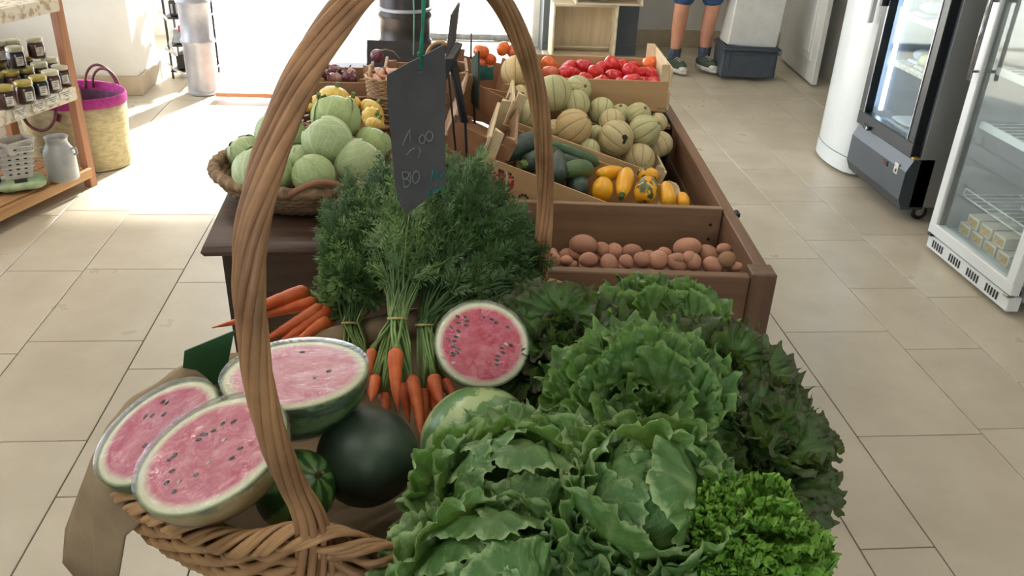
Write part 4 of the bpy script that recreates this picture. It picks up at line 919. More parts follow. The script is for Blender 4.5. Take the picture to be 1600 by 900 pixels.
# ================================================================== left table: tray of cabbages
M_sea = pm('seagrass', (150, 122, 88), (104, 80, 56), scale=40, rough=.8, bmp=.5, bscale=120, rand=.05)
M_leath = pm('leather_handle', (146, 100, 72), (122, 80, 58), scale=20, rough=.6)
def rope_ring(cx, cy, a, b, z, r, nt_, phase=0, n=220, zf=None):
    pts = []; rr_ = []
    for k in range(n):
        t = 2*PI*k/n; pts.append((cx+a*math.cos(t), cy+b*math.sin(t), z+(zf(t) if zf else 0))); rr_.append(r*(1+.16*math.sin(nt_*t+phase)))
    return pts, rr_
trc = P(452, 278, .735); tr = thing('wicker_tray', 'coiled seagrass tray with leather handles full of green cabbages', 'basket', (trc.x+.052, trc.y-.03, .70))
for j in range(8):
    f = j/7; a = .145+.078*f**.7; pts, rr_ = rope_ring(0, 0, a, a*.9, .012+.062*f**1.4, .0105, 44, j*1.3, 176)
    MB().tube(pts, rr_, 7, True).build('coil', M_sea, tr, smooth=True)
for j in range(7):
    a = .02+.022*j; pts, rr_ = rope_ring(0, 0, a, a*.9, .012, .011, 30, j, 90); MB().tube(pts, rr_, 6, True).build('coil', M_sea, tr, smooth=True)
pts, rr_ = rope_ring(0, 0, .228, .206, .084, .015, 40, 0, 240); MB().tube(pts, rr_, 8, True).build('rim_coil', M_sea, tr, smooth=True)
for s_, a0 in ((1, -PI/2+.25), (-1, PI/2)):
    pts = [(.238*math.cos(a0+d), .218*math.sin(a0+d), .085+.03*math.cos(d/.3*PI/2)) for d in [(-.3+.6*k/12) for k in range(13)]]
    MB().tube(pts, .0075, 8).build('handle', M_leath, tr, smooth=True)
def mk_cab(name, c1, c2, vein, crinkle=0):
    m, t, b = nt(name); uv = t.nodes.new('ShaderNodeUVMap'); sp = t.nodes.new('ShaderNodeSeparateXYZ'); t.links.new(uv.outputs[0], sp.inputs[0]); vec = coordnode(t)
    n = noise(t, vec, 16, 5, .6); col = ramp(t, n, [(.32, lin(c1)), (.7, lin(c2))])
    x = math_(t, 'ABSOLUTE', math_(t, 'SUBTRACT', sp.outputs[0], .5)); y = sp.outputs[1]
    w = math_(t, 'SINE', math_(t, 'ADD', math_(t, 'MULTIPLY', math_(t, 'SUBTRACT', y, math_(t, 'MULTIPLY', x, 1.2)), 34), math_(t, 'MULTIPLY', n, 4)))
    vn = ramp(t, w, [(.86, (0, 0, 0)), (1, (1, 1, 1))]); mid = ramp(t, x, [(0, (1, 1, 1)), (.03, (0, 0, 0))])
    col = mix(t, math_(t, 'MULTIPLY', math_(t, 'MAXIMUM', math_(t, 'MULTIPLY', vn, .55), mid), .7), col, lin(vein)); h = n
    if crinkle:
        vo = t.nodes.new('ShaderNodeTexVoronoi'); vo.feature = 'DISTANCE_TO_EDGE'; vo.inputs['Scale'].default_value = 75; t.links.new(vec, vo.inputs['Vector'])
        e = ramp(t, vo.outputs['Distance'], [(0, (0, 0, 0)), (.12, (1, 1, 1))]); col = mix(t, math_(t, 'MULTIPLY', math_(t, 'SUBTRACT', 1, e), .55), col, lin(vein)); h = e
    t.links.new(randval(t, col, .06), b.inputs['Base Color']); setin(b, Roughness=.5); bump(t, b, h, .5 if crinkle else .3, .005); return m
M_cab = mk_cab('cabbage_leaf', (180, 194, 146), (156, 174, 118), (216, 220, 184)); M_sav = mk_cab('savoy_leaf', (182, 202, 134), (158, 184, 110), (220, 226, 178), 1); M_cab2 = mk_cab('cabbage_leaf_pale', (172, 186, 134), (140, 162, 100), (206, 212, 168))
def cab_leaf(m, seed, span, r, crk=0):
    """one wrapper leaf: patch of a slightly larger sphere with a wavy free edge"""
    rr = random.Random(seed); ph = [rr.uniform(0, 6.3) for _ in range(4)]; V = []; UV = []; n1, n2 = 22, 26
    for j in range(n1+1):
        for i in range(n2+1):
            s = -1+2*i/n2; t = j/n1; w = span*(.55+.45*math.sin(PI*(.15+.7*t)))*(1+.05*math.sin(9*t+ph[0]))
            th = s*w; phi = PI*(.97-.80*t*(1+.04*math.sin(5*s+ph[1]))*(1-.10*s*s))
            e = max(abs(s), t)**8; q = r*(1+.010*e*(1+math.sin(14*s+11*t+ph[2]))+.02*e+crk*.012*math.sin(40*s+ph[3])*math.sin(36*t))
            V.append((q*math.sin(phi)*math.cos(th), q*math.sin(phi)*math.sin(th), q*math.cos(phi)*.96)); UV.append((.5+.5*s*.98, t))
    F = [(j*(n2+1)+i, (j+1)*(n2+1)+i, (j+1)*(n2+1)+i+1, j*(n2+1)+i+1) for j in range(n1) for i in range(n2)]
    return MB().add(V, F, 0, UV).mesh('wrapper_leaf', m)
CABL = {k: [cab_leaf(m, 50+i, 1.25, 1.0, c) for i in range(3)] for k, m, c in (('c', M_cab, 0), ('s', M_sav, 1), ('p', M_cab2, 0))}
CABB = {k: MB().blob((.97, .97, .94), lambda th, ph: 1+.012*math.sin(3*th)*math.sin(ph), 30, 20).mesh('head', m) for k, m in (('c', M_cab), ('s', M_sav), ('p', M_cab2))}
Z2 = zz(310, 60, 3.0)
def cabbage(label, x, y, r, yd, kind, ax):
    u, v, rp = Z2(x, y, r); p = PY(u, v, yd); rad = pxsize(p, rp); q = Vector(ax).to_track_quat('Z', 'Y')
    t = thing('savoy_cabbage' if kind == 's' else 'cabbage', label, 'cabbage', p, q.to_euler(), 'cabbages in the tray'); rr = random.Random(x)
    inst('head', CABB[kind], t, None, None, rad*.965)
    a0 = rr.uniform(0, 6)
    for k in range(6): inst('wrapper_leaf', CABL[kind][k % 3], t, None, (rr.uniform(-.1, .1), rr.uniform(-.1, .1), a0+k*2.25), rad*(.965+.013*k))
cabbage('crinkled savoy cabbage on top of the tray', 645, 372, 113, 2.26, 's', (.1, .25, .9))
cabbage('smooth round cabbage in the middle of the tray front', 605, 480, 117, 2.13, 'c', (-.5, .1, .8))
cabbage('large cabbage at the right of the tray, touching the carrot tops', 755, 588, 117, 2.10, 'c', (.5, .3, .7))
cabbage('small pale cabbage turned stalk end to the viewer', 540, 645, 100, 1.99, 'p', (-.7, .6, .3))
cabbage('big cabbage at the left front behind the basket handle', 300, 632, 136, 2.02, 'c', (-.2, .1, .9))
cabbage('cabbage at the far left edge of the tray', 225, 540, 88, 2.20, 'c', (-.4, 0, .9))
cabbage('pale cabbage behind the handle at the upper left', 385, 462, 117, 2.22, 'p', (.3, .3, .8))
cabbage('savoy cabbage at the back right, next to the slate', 815, 500, 88, 2.24, 's', (.3, .2, .8))
cabbage('shaded cabbage in the centre below the others', 470, 575, 84, 2.12, 'c', (.2, -.2, .9))
# ------------------------------------------------ yellow squash in a wicker bowl
M_wickd = pm('wicker_dark', (138, 100, 64), (104, 72, 46), scale=30, rough=.6, bmp=.3, bscale=100, rand=.06)
M_wickl = pm('wicker_light', (186, 148, 108), (154, 116, 80), scale=30, rough=.6, bmp=.3, bscale=100, rand=.06)
def woven(t, a, b, h, m, rows, flare=1.15, ns=36, r=.0045, z0=.004):
    for row in range(rows):
        f = row/(rows-1); sc = 1+(flare-1)*f; pts = []
        for k in range(ns*3):
            an = 2*PI*k/(ns*3); o = r*.8*math.cos(an*ns/2+row*PI); pts.append(((a*sc+o)*math.cos(an), (b*sc+o)*math.sin(an), z0+h*f))
        MB().tube(pts, r if row < rows-1 else r*1.5, 5, True).build('weaver' if row < rows-1 else 'rim', m, t, smooth=True)
    m_ = MB()
    for k in range(ns): an = 2*PI*(k+.5)/ns; m_.tube([(a*math.cos(an), b*math.sin(an), z0), (a*flare*math.cos(an), b*flare*math.sin(an), z0+h)], r*.7, 5)
    tag(m_.build('stakes', m, t), kind='stuff'); MB().lathe([(.2, 0), (1, 0), (1, .006), (.2, .006)], 30, sx=a, sy=b).build('base', m, t)
sqp = PY(545, 200, 2.62); sqb = thing('wicker_bowl', 'round brown wicker bowl of yellow squashes behind the cabbages', 'basket', (-.235, 2.62, .70)); woven(sqb, .17, .15, .075, M_wickd, 9)
def mk_sq():
    m, t, b = nt('pattypan_skin'); vec = coordnode(t); col = ramp(t, noise(t, vec, 3, 4), [(.35, lin((226, 190, 76))), (.7, lin((206, 158, 52)))]); uv = t.nodes.new('ShaderNodeUVMap'); sp = t.nodes.new('ShaderNodeSeparateXYZ'); t.links.new(uv.outputs[0], sp.inputs[0])
    s = math_(t, 'SINE', math_(t, 'MULTIPLY', sp.outputs[0], 2*PI*12)); col = mix(t, ramp(t, s, [(.55, (0, 0, 0)), (.95, (1, 1, 1))]), col, lin((232, 214, 140)))
    t.links.new(randval(t, col, .08), b.inputs['Base Color']); setin(b, Roughness=.4); return m
M_sq = mk_sq(); sq_mesh = MB().blob((1, 1, .68), lambda th, ph: 1+.055*math.cos(12*th)*math.sin(ph)**3, 60, 18).mesh('fruit', M_sq)
for i, (x, y, r, yd, lab, tx) in enumerate([(640, 275, 72, 2.70, 'large yellow squash topping the bowl behind the savoy cabbage', .2), (560, 300, 42, 2.66, 'pale yellow squash left of the largest one', .4), (815, 335, 60, 2.66, 'striped yellow squash at the back right, beside the slate', .9), (818, 374, 56, 2.58, 'golden squash in the middle of the right stack', 1.0), (830, 410, 50, 2.52, 'small bright yellow squash lowest in the right stack', .9), (722, 300, 40, 2.66, 'yellow squash between the large one and the striped one', .3), (520, 325, 34, 2.60, 'yellow squash at the left edge of the bowl', .4)]):
    u, v, rp = Z2(x, y, r); p = PY(u, v, yd); rad = pxsize(p, rp)
    t = thing('pattypan_squash', lab, 'squash', p, (tx*.8, RND.uniform(-.2, .2), RND.uniform(0, 3)), 'yellow squashes in the bowl')
    inst('fruit', sq_mesh, t, None, None, rad); MB().lathe([(.008, 0), (.006, .012), (.007, .016)], 6).build('stem_stub', M_stub, t, (0, 0, rad*.64))
# ------------------------------------------------ red onions in a box, shallots in a wicker basket
oc = PY(508, 160, 3.02)
obx = crate('onion_crate', 'low brown wooden box of red onions on the far end of the table', Matrix.Translation((-.41, 2.99, .705)), .20, .22, .065, .07, M_brown, M_brown)
M_on = mk_rind('red_onion_skin', (84, 36, 48), (128, 74, 84), 14, .03, .3); M_onl = mk_rind('pink_onion_skin', (150, 104, 100), (176, 132, 122), 14, .03, .3)
onf = lambda th, ph: (1+.5*max(0, math.cos(ph))**18+.12*max(0, -math.cos(ph))**14)
on_mesh = [MB().blob((1, 1, .9), onf, 24, 24).mesh('bulb', m) for m in (M_on, M_onl)]
for i, (x, y, r, k, lab) in enumerate([(640, 152, 32, 0, 'darkest red onion, topmost in the brown box'), (628, 186, 26, 1, 'pink onion at the front left of the brown box'), (655, 190, 24, 1, 'pale onion at the front middle of the brown box'), (697, 182, 26, 0, 'red onion right of the middle in the brown box'), (722, 190, 24, 0, 'red onion at the front right of the brown box'), (718, 165, 24, 1, 'pinkish onion at the back right of the brown box'), (606, 172, 26, 0, 'red onion at the left wall of the brown box'), (672, 172, 22, 0, 'small red onion behind the pale one')]):
    u, v, rp = Z2(x, y, r); p = PY(u, v, 3.06 if y > 178 else 3.13); p.z = max(p.z, .735); rad = pxsize(p, rp)
    t = thing('red_onion', lab, 'onion', p, (RND.uniform(-1, 1), RND.uniform(-1, 1), 0), 'red onions in the box'); inst('bulb', on_mesh[k], t, None, None, rad); MB().tube([(0, 0, rad*1.25), (.003, 0, rad*1.5), (.008, .003, rad*1.7)], [.004, .003, .002], 6).build('dry_neck', M_stem, t)
sb = thing('wicker_basket', 'small square-sided wicker basket of shallots left of the slate', 'basket', (-.135, 2.93, .70)); woven(sb, .075, .07, .115, M_wickl, 18, 1.15, 30, .0035)
for s_ in (-1, 1):
    pts = [(s_*.07+.022*math.cos(a)*s_*0, .03*math.cos(a)+(0 if s_ < 0 else .03), .115+.035*math.sin(a)) for a in [PI*k/10 for k in range(11)]]
    MB().tube(pts, .006, 7).build('handle', M_wickl, sb, smooth=True)
M_shal = mk_rind('shallot_skin', (186, 128, 100), (206, 158, 130), 16, .03, .4)
sh_mesh = MB().blob((.55, .55, 1), lambda th, ph: 1+.25*max(0, math.cos(ph))**12, 14, 14).mesh('bulb', M_shal)
for i in range(22):
    a = i*2.4; d = .075*math.sqrt((i+.5)/22); o = inst('shallot', sh_mesh, None, (-.135+d*math.cos(a), 2.93+d*.88*math.sin(a), .81+.02*(1-d/.08)+RND.uniform(0, .012)), (RND.uniform(.8, 2), 0, RND.uniform(0, 6)), RND.uniform(.016, .021))
    tag(o, 'pinkish shallot in the small wicker basket, %s outward from its middle' % (ORD+['fifteenth', 'sixteenth', 'seventeenth', 'eighteenth', 'nineteenth', 'twentieth', 'twenty-first', 'twenty-second'])[i], 'shallot', 'shallots in the wicker basket')
u, v, rp = Z2(838, 82, 32); p = PY(u, v, 3.1); t = thing('red_onion', 'dark red onion with a long dry stalk behind the shallots', 'onion', p, (.5, .6, 0), 'red onions in the box'); rad = pxsize(p, rp); inst('bulb', on_mesh[0], t, None, None, rad); MB().tube([(0, 0, rad*1.2), (.01, 0, rad*1.9), (.035, 0, rad*2.4), (.07, .0, rad*2.0)], [.004, .003, .003, .002], 6).build('dry_neck', M_stem, t)
bx2 = crate('onion_crate', 'narrow brown box behind the shallot basket carrying the dark onion', Matrix.Translation((-.17, 3.06, .705)), .3, .2, .075, .08, M_brown, M_brown)
hb = thing('wicker_basket', 'wicker basket whose hooped handle shows behind the slate top', 'basket', (.03, 3.17, .79)); woven(hb, .055, .05, .03, M_wickl, 6, 1.1, 24, .0035)
MB().tube([(.05*math.cos(a), 0, .03+.062*math.sin(a)) for a in [PI*k/14 for k in range(15)]], .0065, 7).build('handle', M_wickl, hb, smooth=True)
# black board behind the onions
M_black = pm('blackboard', (50, 46, 46), (42, 38, 38), scale=14, rough=.7, bmp=.05)
b0, b1, b2, b3 = PY(573, 104, 3.46), PY(716, 108, 3.46), PY(716, 70, 3.50), PY(573, 62, 3.50)
bb = thing('black_board', 'black board standing at the far end of the table behind the onions', 'board', b0); MB().quad_slab([q-b0 for q in (b0, b1, b2, b3)], .012).build('panel', M_black, bb)
bw = (b1-b0).length
for f in (.2, .75): MB().box(((b1-b0)*f+Vector((0, .03, -(b0.z-.70)/2-.0)))[:], (.02, .06, max(.02, b0.z-.70)), .002).build('foot', M_black, bb)
# ------------------------------------------------ crates and signs between table and bin
M_card2 = wood('cardboard_brown', (170, 126, 92), (146, 104, 74), 1, 2, .8, .05)
MCX = Matrix.Translation((.005, 2.42, .705)) @ Matrix.Rotation(R_(-6), 4, 'Z') @ Matrix.Rotation(R_(24), 4, 'Y')
cx = crate('cardboard_crate', 'tilted brown cardboard crate wedged between table and melon crate', MCX, .20, .50, .12, .14, M_card2, M_brown)
MCY = Matrix.Translation((.035, 3.02, .66)) @ Matrix.Rotation(R_(-4), 4, 'Z') @ Matrix.Rotation(R_(10), 4, 'Y')
cy = crate('produce_crate', 'brown crate of orange tomatoes behind the slate signs', MCY, .23, .42, .12, .14, M_brown, M_brown)
for i, (u, v, rp, lab) in enumerate([(752, 80, 11, 'uppermost orange tomato in the small crate behind the signs'), (748, 96, 11, 'orange tomato left in the small crate behind the signs'), (766, 92, 9, 'orange tomato right in the small crate, by the crate post'), (762, 108, 9, 'lowest orange tomato in the small crate behind the signs'), (786, 76, 10, 'orange tomato just right of the upright crate post'), (800, 80, 9, 'orange tomato beside the handle behind the melons')]):
    p = PY(u, v, 3.22); rad = pxsize(p, rp*1.15); t = thing('tomato', lab, 'tomato', p, (.3*i, .2, i), 'orange tomatoes behind the signs'); inst('fruit', tom_mesh[3 if i % 2 else 2], t, None, None, rad); inst('calyx', cal_mesh, t, None, None, rad*.75)
M_teal = pm('teal_paper', (44, 104, 92), (30, 80, 74), scale=30, rough=.7)
p = PY(757, 113, 3.12); m_ = MB(); 
for k in range(5): m_.quad_slab([Vector((-.03+.012*k, .004*k, -.03)), Vector((-.016+.012*k, .004*k-.006, -.03)), Vector((-.012+.012*k, .004*k, .025-.008*(k % 2))), Vector((-.028+.012*k, .004*k+.004, .03-.006*k))], .0012)
tag(m_.build('tissue_paper', M_teal, None, p), 'crumpled teal paper beside the orange tomatoes', 'paper')
M_slate2 = pm('slate_edge_grey', (92, 90, 88), (74, 72, 72), scale=40, rough=.8, stretch=(1, 1, .2)); M_blk = pm('black_plastic', (30, 30, 32), scale=30, rough=.45, bmp=.03)
def slab_sign(name, label, cat, pts, th, m):
    o = pts[0]; t = thing(name, label, cat, o); MB().quad_slab([q-o for q in pts], th).build('plate', m, t); return t, o
yS = 2.36
t, o = slab_sign('slate_sign', 'tall grey slate sign seen nearly edge-on right of the hanging slate', 'price tag', [PY(697, 118, yS), PY(708, 100, yS+.05), PY(719, 4, yS+.08), PY(707, 24, yS)], .006, M_slate2)
MB().tube([PY(700, 110, yS+.01)-o, PY(712, 235, yS+.02)-o], .003, 6).build('stake', M_blk, t)
t, o = slab_sign('sign_clip', 'angular black sign holder clipped in front of the edge-on slate', 'sign holder', [PY(696, 92, 2.30), PY(707, 92, 2.30), PY(723, 68, 2.36), PY(713, 65, 2.36)], .008, M_slate2)
def poly(nm, px, yd, m=M_blk, th=.01): MB().quad_slab([PY(u, v, yd+dy)-o for u, v, dy in px], th).build(nm, m, t)
poly('clip_body', [(696, 128, 0), (706, 106, 0), (708, 92, 0), (696, 92, 0)], 2.30); poly('clip_side', [(708, 92, 0), (707, 106, 0), (715, 92, .03), (722, 72, .06)], 2.30)
poly('clip_leg', [(706, 108, 0), (722, 192, .02), (732, 192, .02), (714, 96, .02)], 2.30); MB().tube([PY(727, 190, 2.32)-o, PY(729, 246, 2.33)-o], .004, 6).build('stake', M_blk, t)
M_grn = pm('dark_green_slate', (62, 74, 62), (50, 60, 52), scale=30, rough=.8)
t, o = slab_sign('slate_sign', 'narrow dark green slate sign standing before the orange tomatoes', 'price tag', [PY(736, 160, 2.9), PY(747, 172, 2.86), PY(747, 80, 2.86), PY(736, 92, 2.92)], .006, M_grn)
MB().quad_slab([PY(734, 92, 2.91)-o, PY(737, 92, 2.91)-o, PY(737, 47, 2.93)-o, PY(735, 55, 2.93)-o], .005).build('upper_plate', M_slate2, t); MB().tube([PY(741, 165, 2.88)-o, PY(742, 200, 2.88)-o], .004, 6).build('stake', M_blk, t)
# white plastic label stick in the carrot tops
M_stick = pm('pale_green_plastic', (196, 214, 176), scale=40, bmp=0)
a = PY(789, 254, 1.80); b = PY(790, 320, 1.74); t = thing('plant_label', 'thin pale plastic label stick standing in the carrot tops', 'plant label', b); MB().quad_slab([Vector((-.002, 0, -.08)), Vector((.002, 0, -.08)), Vector((.002, 0, a.z-b.z)), Vector((-.002, 0, a.z-b.z))], .0012).build('stick', M_stick, t)
# ================================================================== wooden rack with jars on the left
M_rack = wood('rack_post_wood', (172, 122, 86), (146, 98, 66), 2, 3); M_shelf = wood('rack_shelf_wood', (196, 152, 104), (168, 122, 78), 1, 3)
M_distr = pm('distressed_white_paint', (214, 204, 186), (168, 148, 120), scale=30, rough=.8, bmp=.3, bscale=80, lo=.5, hi=.62)
RX0, RX1, RY0, RY1 = -2.02, -1.585, 2.2, 4.02
rk = thing('shelf_rack', 'open wooden shelf rack with jam jars at the left edge', 'shelf rack', (RX1, RY1, 0), (0, 0, R_(-20)))
def RL(x, y, z): return (x-RX1, y-RY1, z)
for x in (RX1-.025, RX0+.025):
    for y in (RY1-.022, RY0+.022): boxobj('post', RL(x, y, .9), (.04, .045, 1.8), M_rack, rk, .003)
for z, nm in ((.11, 0), (.485, 1), (.87, 1)):
    for k in range(5):
        w = (RX1-RX0-.01)/5; boxobj('shelf_board', RL(RX0+.005+(k+.5)*w, (RY0+RY1)/2-.03, z-.0125), (w-.006, RY1-RY0-.08, .022), M_distr if nm and z > .8 else M_shelf, rk, .002)
    boxobj('edge_strip', RL(RX1+.008, (RY0+RY1)/2-.02, z-.03), (.02, RY1-RY0-.05, .058 if nm else .045), M_distr if nm else M_shelf, rk, .003)
    boxobj('edge_strip', RL((RX0+RX1)/2, RY1-.03, z-.03), (RX1-RX0-.1, .02, .045), M_shelf, rk, .003)
M_cardw = pm('white_card', (228, 222, 210), scale=60, bmp=0); M_ink = pm('ink', (90, 86, 84), scale=60, bmp=0)
for i, (u, v) in enumerate(((32, 176), (61, 166), (82, 156), (103, 147))):
    d = ray(u, v); nx = Vector((math.cos(R_(-20)), math.sin(R_(-20)), 0)); p = CAM+d*(((Vector((RX1, RY1, 0))+nx*.021)-CAM).dot(nx)/d.dot(nx))
    o = boxobj('price_card', p, (.003, .075, .036), M_cardw, None, .0005, (0, R_(-8), R_(-20))); tag(o, 'small white price card on the rack edge, %s from left' % ORD[i], 'price card', 'price cards on the rack edge')
    for k in range(3): boxobj('ink_line', (.0018, .004*(k-1), .009-.008*k), (.0006, .05-.012*k, .0022), M_ink, o, 0)
# jars
M_jglass = glassy('jar_glass', (.96, .97, .95, 1), .02); M_lidg = pm('jar_lid_gold', (176, 160, 84), (150, 134, 66), scale=20, rough=.35, metal=.3, bmp=0); M_lidw = pm('jar_lid_pale', (206, 200, 170), scale=20, rough=.35, bmp=0)
JC = [pm('jam_brown', (110, 70, 58), (92, 56, 48), scale=20, rough=.3, bmp=0), pm('jam_dark', (52, 42, 52), (40, 32, 42), scale=20, rough=.3, bmp=0), pm('jam_red', (128, 72, 66), (104, 54, 52), scale=20, rough=.3, bmp=0)]
JP = dict(jam=[MB().lathe([(.030, .003), (.0345, .006), (.0345, .060), (.030, .066)], 20).mesh('jam', m) for m in JC], glass=MB().lathe([(.033, 0), (.0365, .004), (.0368, .062), (.032, .072), (.031, .076)], 20, cap1=False).mesh('glass', M_jglass),
          lid=[MB().lathe([(.0335, .072), (.0345, .074), (.0345, .088), (.032, .090)], 20).mesh('lid', m) for m in (M_lidg, M_lidw)])
def jar(label, p, jc, lc, face=-.55):
    t = thing('jam_jar', label, 'jar', p, (0, 0, face), 'jam jars on the rack')
    inst('jam', JP['jam'][jc], t); inst('glass', JP['glass'], t); inst('lid', JP['lid'][lc], t)
    V = []; n = 8
    for i in range(n+1):
        a = -.42+.84*i/n-.25; V += [(.0374*math.cos(a), .0374*math.sin(a), .014), (.0374*math.cos(a), .0374*math.sin(a), .052)]
    lb = MB().add(V, [(2*i, 2*i+2, 2*i+3, 2*i+1) for i in range(n)]).build('paper_label', M_cardw, t, smooth=True)
    for k in range(3): boxobj('ink_line', (.0366, -.0095, .044-.009*k), (.0012, .016-.004*(k % 2), .002), M_ink, lb, 0, (0, 0, -.25))
    return t
JS = .487
front = [(13, 168, 0, 0), (43, 160, 0, 0), (65, 151, 1, 0), (84, 142, 2, 1), (99, 133, 0, 1)]
for i, (u, v, c, l) in enumerate(front): jar('jam jar in the front row on the rack, %s from left' % ORD[i], P(u, v, JS), c, l)
second = [(0, 152, 0, 0), (24, 148, 0, 0), (47, 142, 1, 0), (68, 134, 0, 1), (84, 126, 2, 1)]
for i, (u, v, c, l) in enumerate(second): jar('jam jar half hidden in the second row on the rack, %s from left' % ORD[i], P(u-1, v-5, JS), c, l)
for i, (u, v, c, l, lab) in enumerate([(10, 133, 2, 1, 'reddish jar stacked at the far left upper tier of the rack'), (36, 138, 1, 1, 'small near-black jar stacked on the front jars'), (31, 130, 0, 1, 'brown jar stacked behind the near-black one'), (66, 126, 2, 1, 'large reddish jar stacked at the right of the upper tier')]):
    q = P(u, v-5, JS) if i != 1 else P(u, v, JS); jar(lab, Vector((q.x, q.y, JS+.091)), c, l)
for i, (u, v) in enumerate(((-30, 150), (-10, 135), (14, 128), (36, 122), (56, 118))): jar('dark jar standing in the back row on the rack, %s from left' % ORD[i], P(u, v, JS)+Vector((-.03, 0, 0)), (0, 1, 0, 1, 0)[i], 0)
# bottom shelf: stacked punnets on a bag, milk churn
M_pun = pm('white_plastic_punnet', (212, 208, 200), (190, 186, 178), scale=20, rough=.4, bmp=.05); M_zinc = pm('zinc', (176, 176, 174), (154, 155, 155), scale=12, rough=.45, metal=.3, bmp=.1)
pb = P(38, 292, .125)
M_pack = pm('green_white_packet', (188, 196, 160), (128, 160, 112), scale=12, rough=.35, bmp=.2)
pk = thing('plastic_packet', 'flat green and white packet under the stacked punnets', 'packet', (pb.x-.02, pb.y+.02, .111), (0, 0, .5)); MB().blob((.10, .075, .028), lambda th, ph: 1/(abs(math.cos(th))**4+abs(math.sin(th))**4)**.25, 32, 10).build('wrapper', M_pack, pk, (0, 0, .028), smooth=True); boxobj('printed_bar', (.0, -.05, .05), (.05, .02, .0015), M_blk, pk, 0, (R_(25), 0, 0))
def punnet(label, p, ang, s=1):
    t = thing('fruit_punnet', label, 'punnet', p, (0, 0, ang), 'stacked punnets on the rack'); h, a, b, w = .055, .062*s, .045*s, .003
    V = []
    for (k, z) in ((.82, 0), (1, h), (.96, h), (.79, .004)): V += [(-a*k, -b*k, z), (a*k, -b*k, z), (a*k, b*k, z), (-a*k, b*k, z)]
    MB().add(V, [(3, 2, 1, 0)]+[(4*j+i, 4*j+(i+1) % 4, 4*(j+1)+(i+1) % 4, 4*(j+1)+i) for j in range(3) for i in range(4)]+[(12, 13, 14, 15)]).build('tray', M_pun, t)
    boxobj('rim', (0, -b-.002, h-.003), (2*a, .008, .004), M_pun, t, .001); boxobj('rim', (a+.002, 0, h-.003), (.008, 2*b, .004), M_pun, t, .001)
    for k in (-1, 0, 1): boxobj('vent', (k*.03*s, -b*.90-.001, .022), (.012, .003, .006), M_blk, t, 0)
for k in range(6): punnet(('lowest punnet of the white stack on the rack', 'second punnet from the bottom of the white stack', 'third punnet from the bottom of the white stack', 'fourth punnet from the bottom of the white stack', 'fifth punnet from the bottom of the white stack', 'crooked topmost punnet of the white stack')[k], (pb.x-.02+.003*k, pb.y+.02, .168+.022*k), .45+(.0 if k < 5 else .5))
cb = P(97, 283, .112)
ch = thing('milk_churn', 'small grey zinc milk churn on the bottom of the rack', 'milk churn', (cb.x, cb.y+.03, .111))
MB().lathe([(.052, 0), (.062, .004), (.065, .012), (.065, .125), (.060, .14), (.046, .165), (.043, .175), (.046, .19), (.050, .197), (.046, .197), (.040, .18), (.040, .15), (.0, .148)], 28).build('body', M_zinc, ch, smooth=True)
for s_ in (1, -1): MB().tube([(.058*s_, 0, .145), (.076*s_, 0, .142), (.078*s_, 0, .125), (.064*s_, 0, .115)], .004, 7).build('handle', M_zinc, ch, smooth=True)
ob = P(-8, 300, .112); t = thing('dark_bottle', 'dark bottle cut by the left edge on the rack bottom', 'bottle', (ob.x, ob.y, .111)); MB().lathe([(.03, 0), (.034, .004), (.034, .12), (.014, .16), (.013, .2), (.015, .205)], 20).build('glass', M_blk, t, smooth=True); MB().lathe([(.016, .2), (.016, .215)], 16).build('cap', M_lidg, t)
ct = P(30, 245, .112); M_cream = pm('cream_card', (214, 200, 178), scale=10, bmp=0); t = thing('cardboard_box', 'pale carton standing behind the punnets on the rack', 'box', (-1.86, ct.y+.42, .111)); boxobj('carton', (0, 0, .11), (.16, .18, .22), M_cream, t); boxobj('flap', (.0, -.0, .224), (.15, .09, .004), M_cream, t)
# ------------------------------------------------ straw bag with pink rim
M_straw = pm('straw', (192, 180, 142), (168, 154, 116), scale=30, rough=.85, bmp=.6, bscale=120, stretch=(1, 1, 3)); M_pink = pm('magenta_band', (166, 44, 126), (140, 34, 106), scale=60, rough=.8, bmp=.4); M_purp = pm('purple_straw', (110, 78, 98), (88, 60, 80), scale=40, rough=.9, bmp=.5); M_lea = pm('dark_leather', (118, 60, 68), (92, 46, 54), scale=30, rough=.6)
bg = thing('straw_bag', 'tall straw shopping bag with a magenta rim beside the rack', 'bag', (-1.76, 4.33, 0), (0, 0, R_(-10)))
def oval(a, b, z, n=48): return [(a*math.cos(2*PI*k/n), b*math.sin(2*PI*k/n), z) for k in range(n)]
MB().lathe([(.86, 0), (.90, .01), (.93, .12), (.97, .24), (1.0, .33), (.985, .33), (.95, .2), (.88, .015)], 48, sx=.265, sy=.19).build('body', M_straw, bg, smooth=True)
MB().lathe([(.978, .325), (.96, .24), (.90, .06)], 48, sx=.262, sy=.187, cap0=False, cap1=False).build('inner_lining', M_purp, bg, smooth=True)
MB().lathe([(1.0, .322), (1.015, .33), (1.02, .362), (1.0, .372), (.975, .365), (.965, .325)], 48, sx=.265, sy=.19, cap0=False, cap1=False).build('rim_band', M_pink, bg, smooth=True)
MB().tube(oval(.232, .168, .012), .008, 7, True).build('base_coil', M_straw, bg, smooth=True)
for s_ in (1, -1):
    for dx_ in (0,):
        pts = [(.085*math.cos(a)+(.06 if s_ > 0 else -.05), s_*.185, .33+(.125 if s_ > 0 else -.10)*math.sin(a)) for a in [PI*k/14 for k in range(15)]]
        if s_ < 0: pts = [(x, y-.012-.02*math.sin(PI*k/14), z) for k, (x, y, z) in enumerate(pts)]
        MB().tube(pts, .0075, 7).build('handle', M_lea, bg, smooth=True)
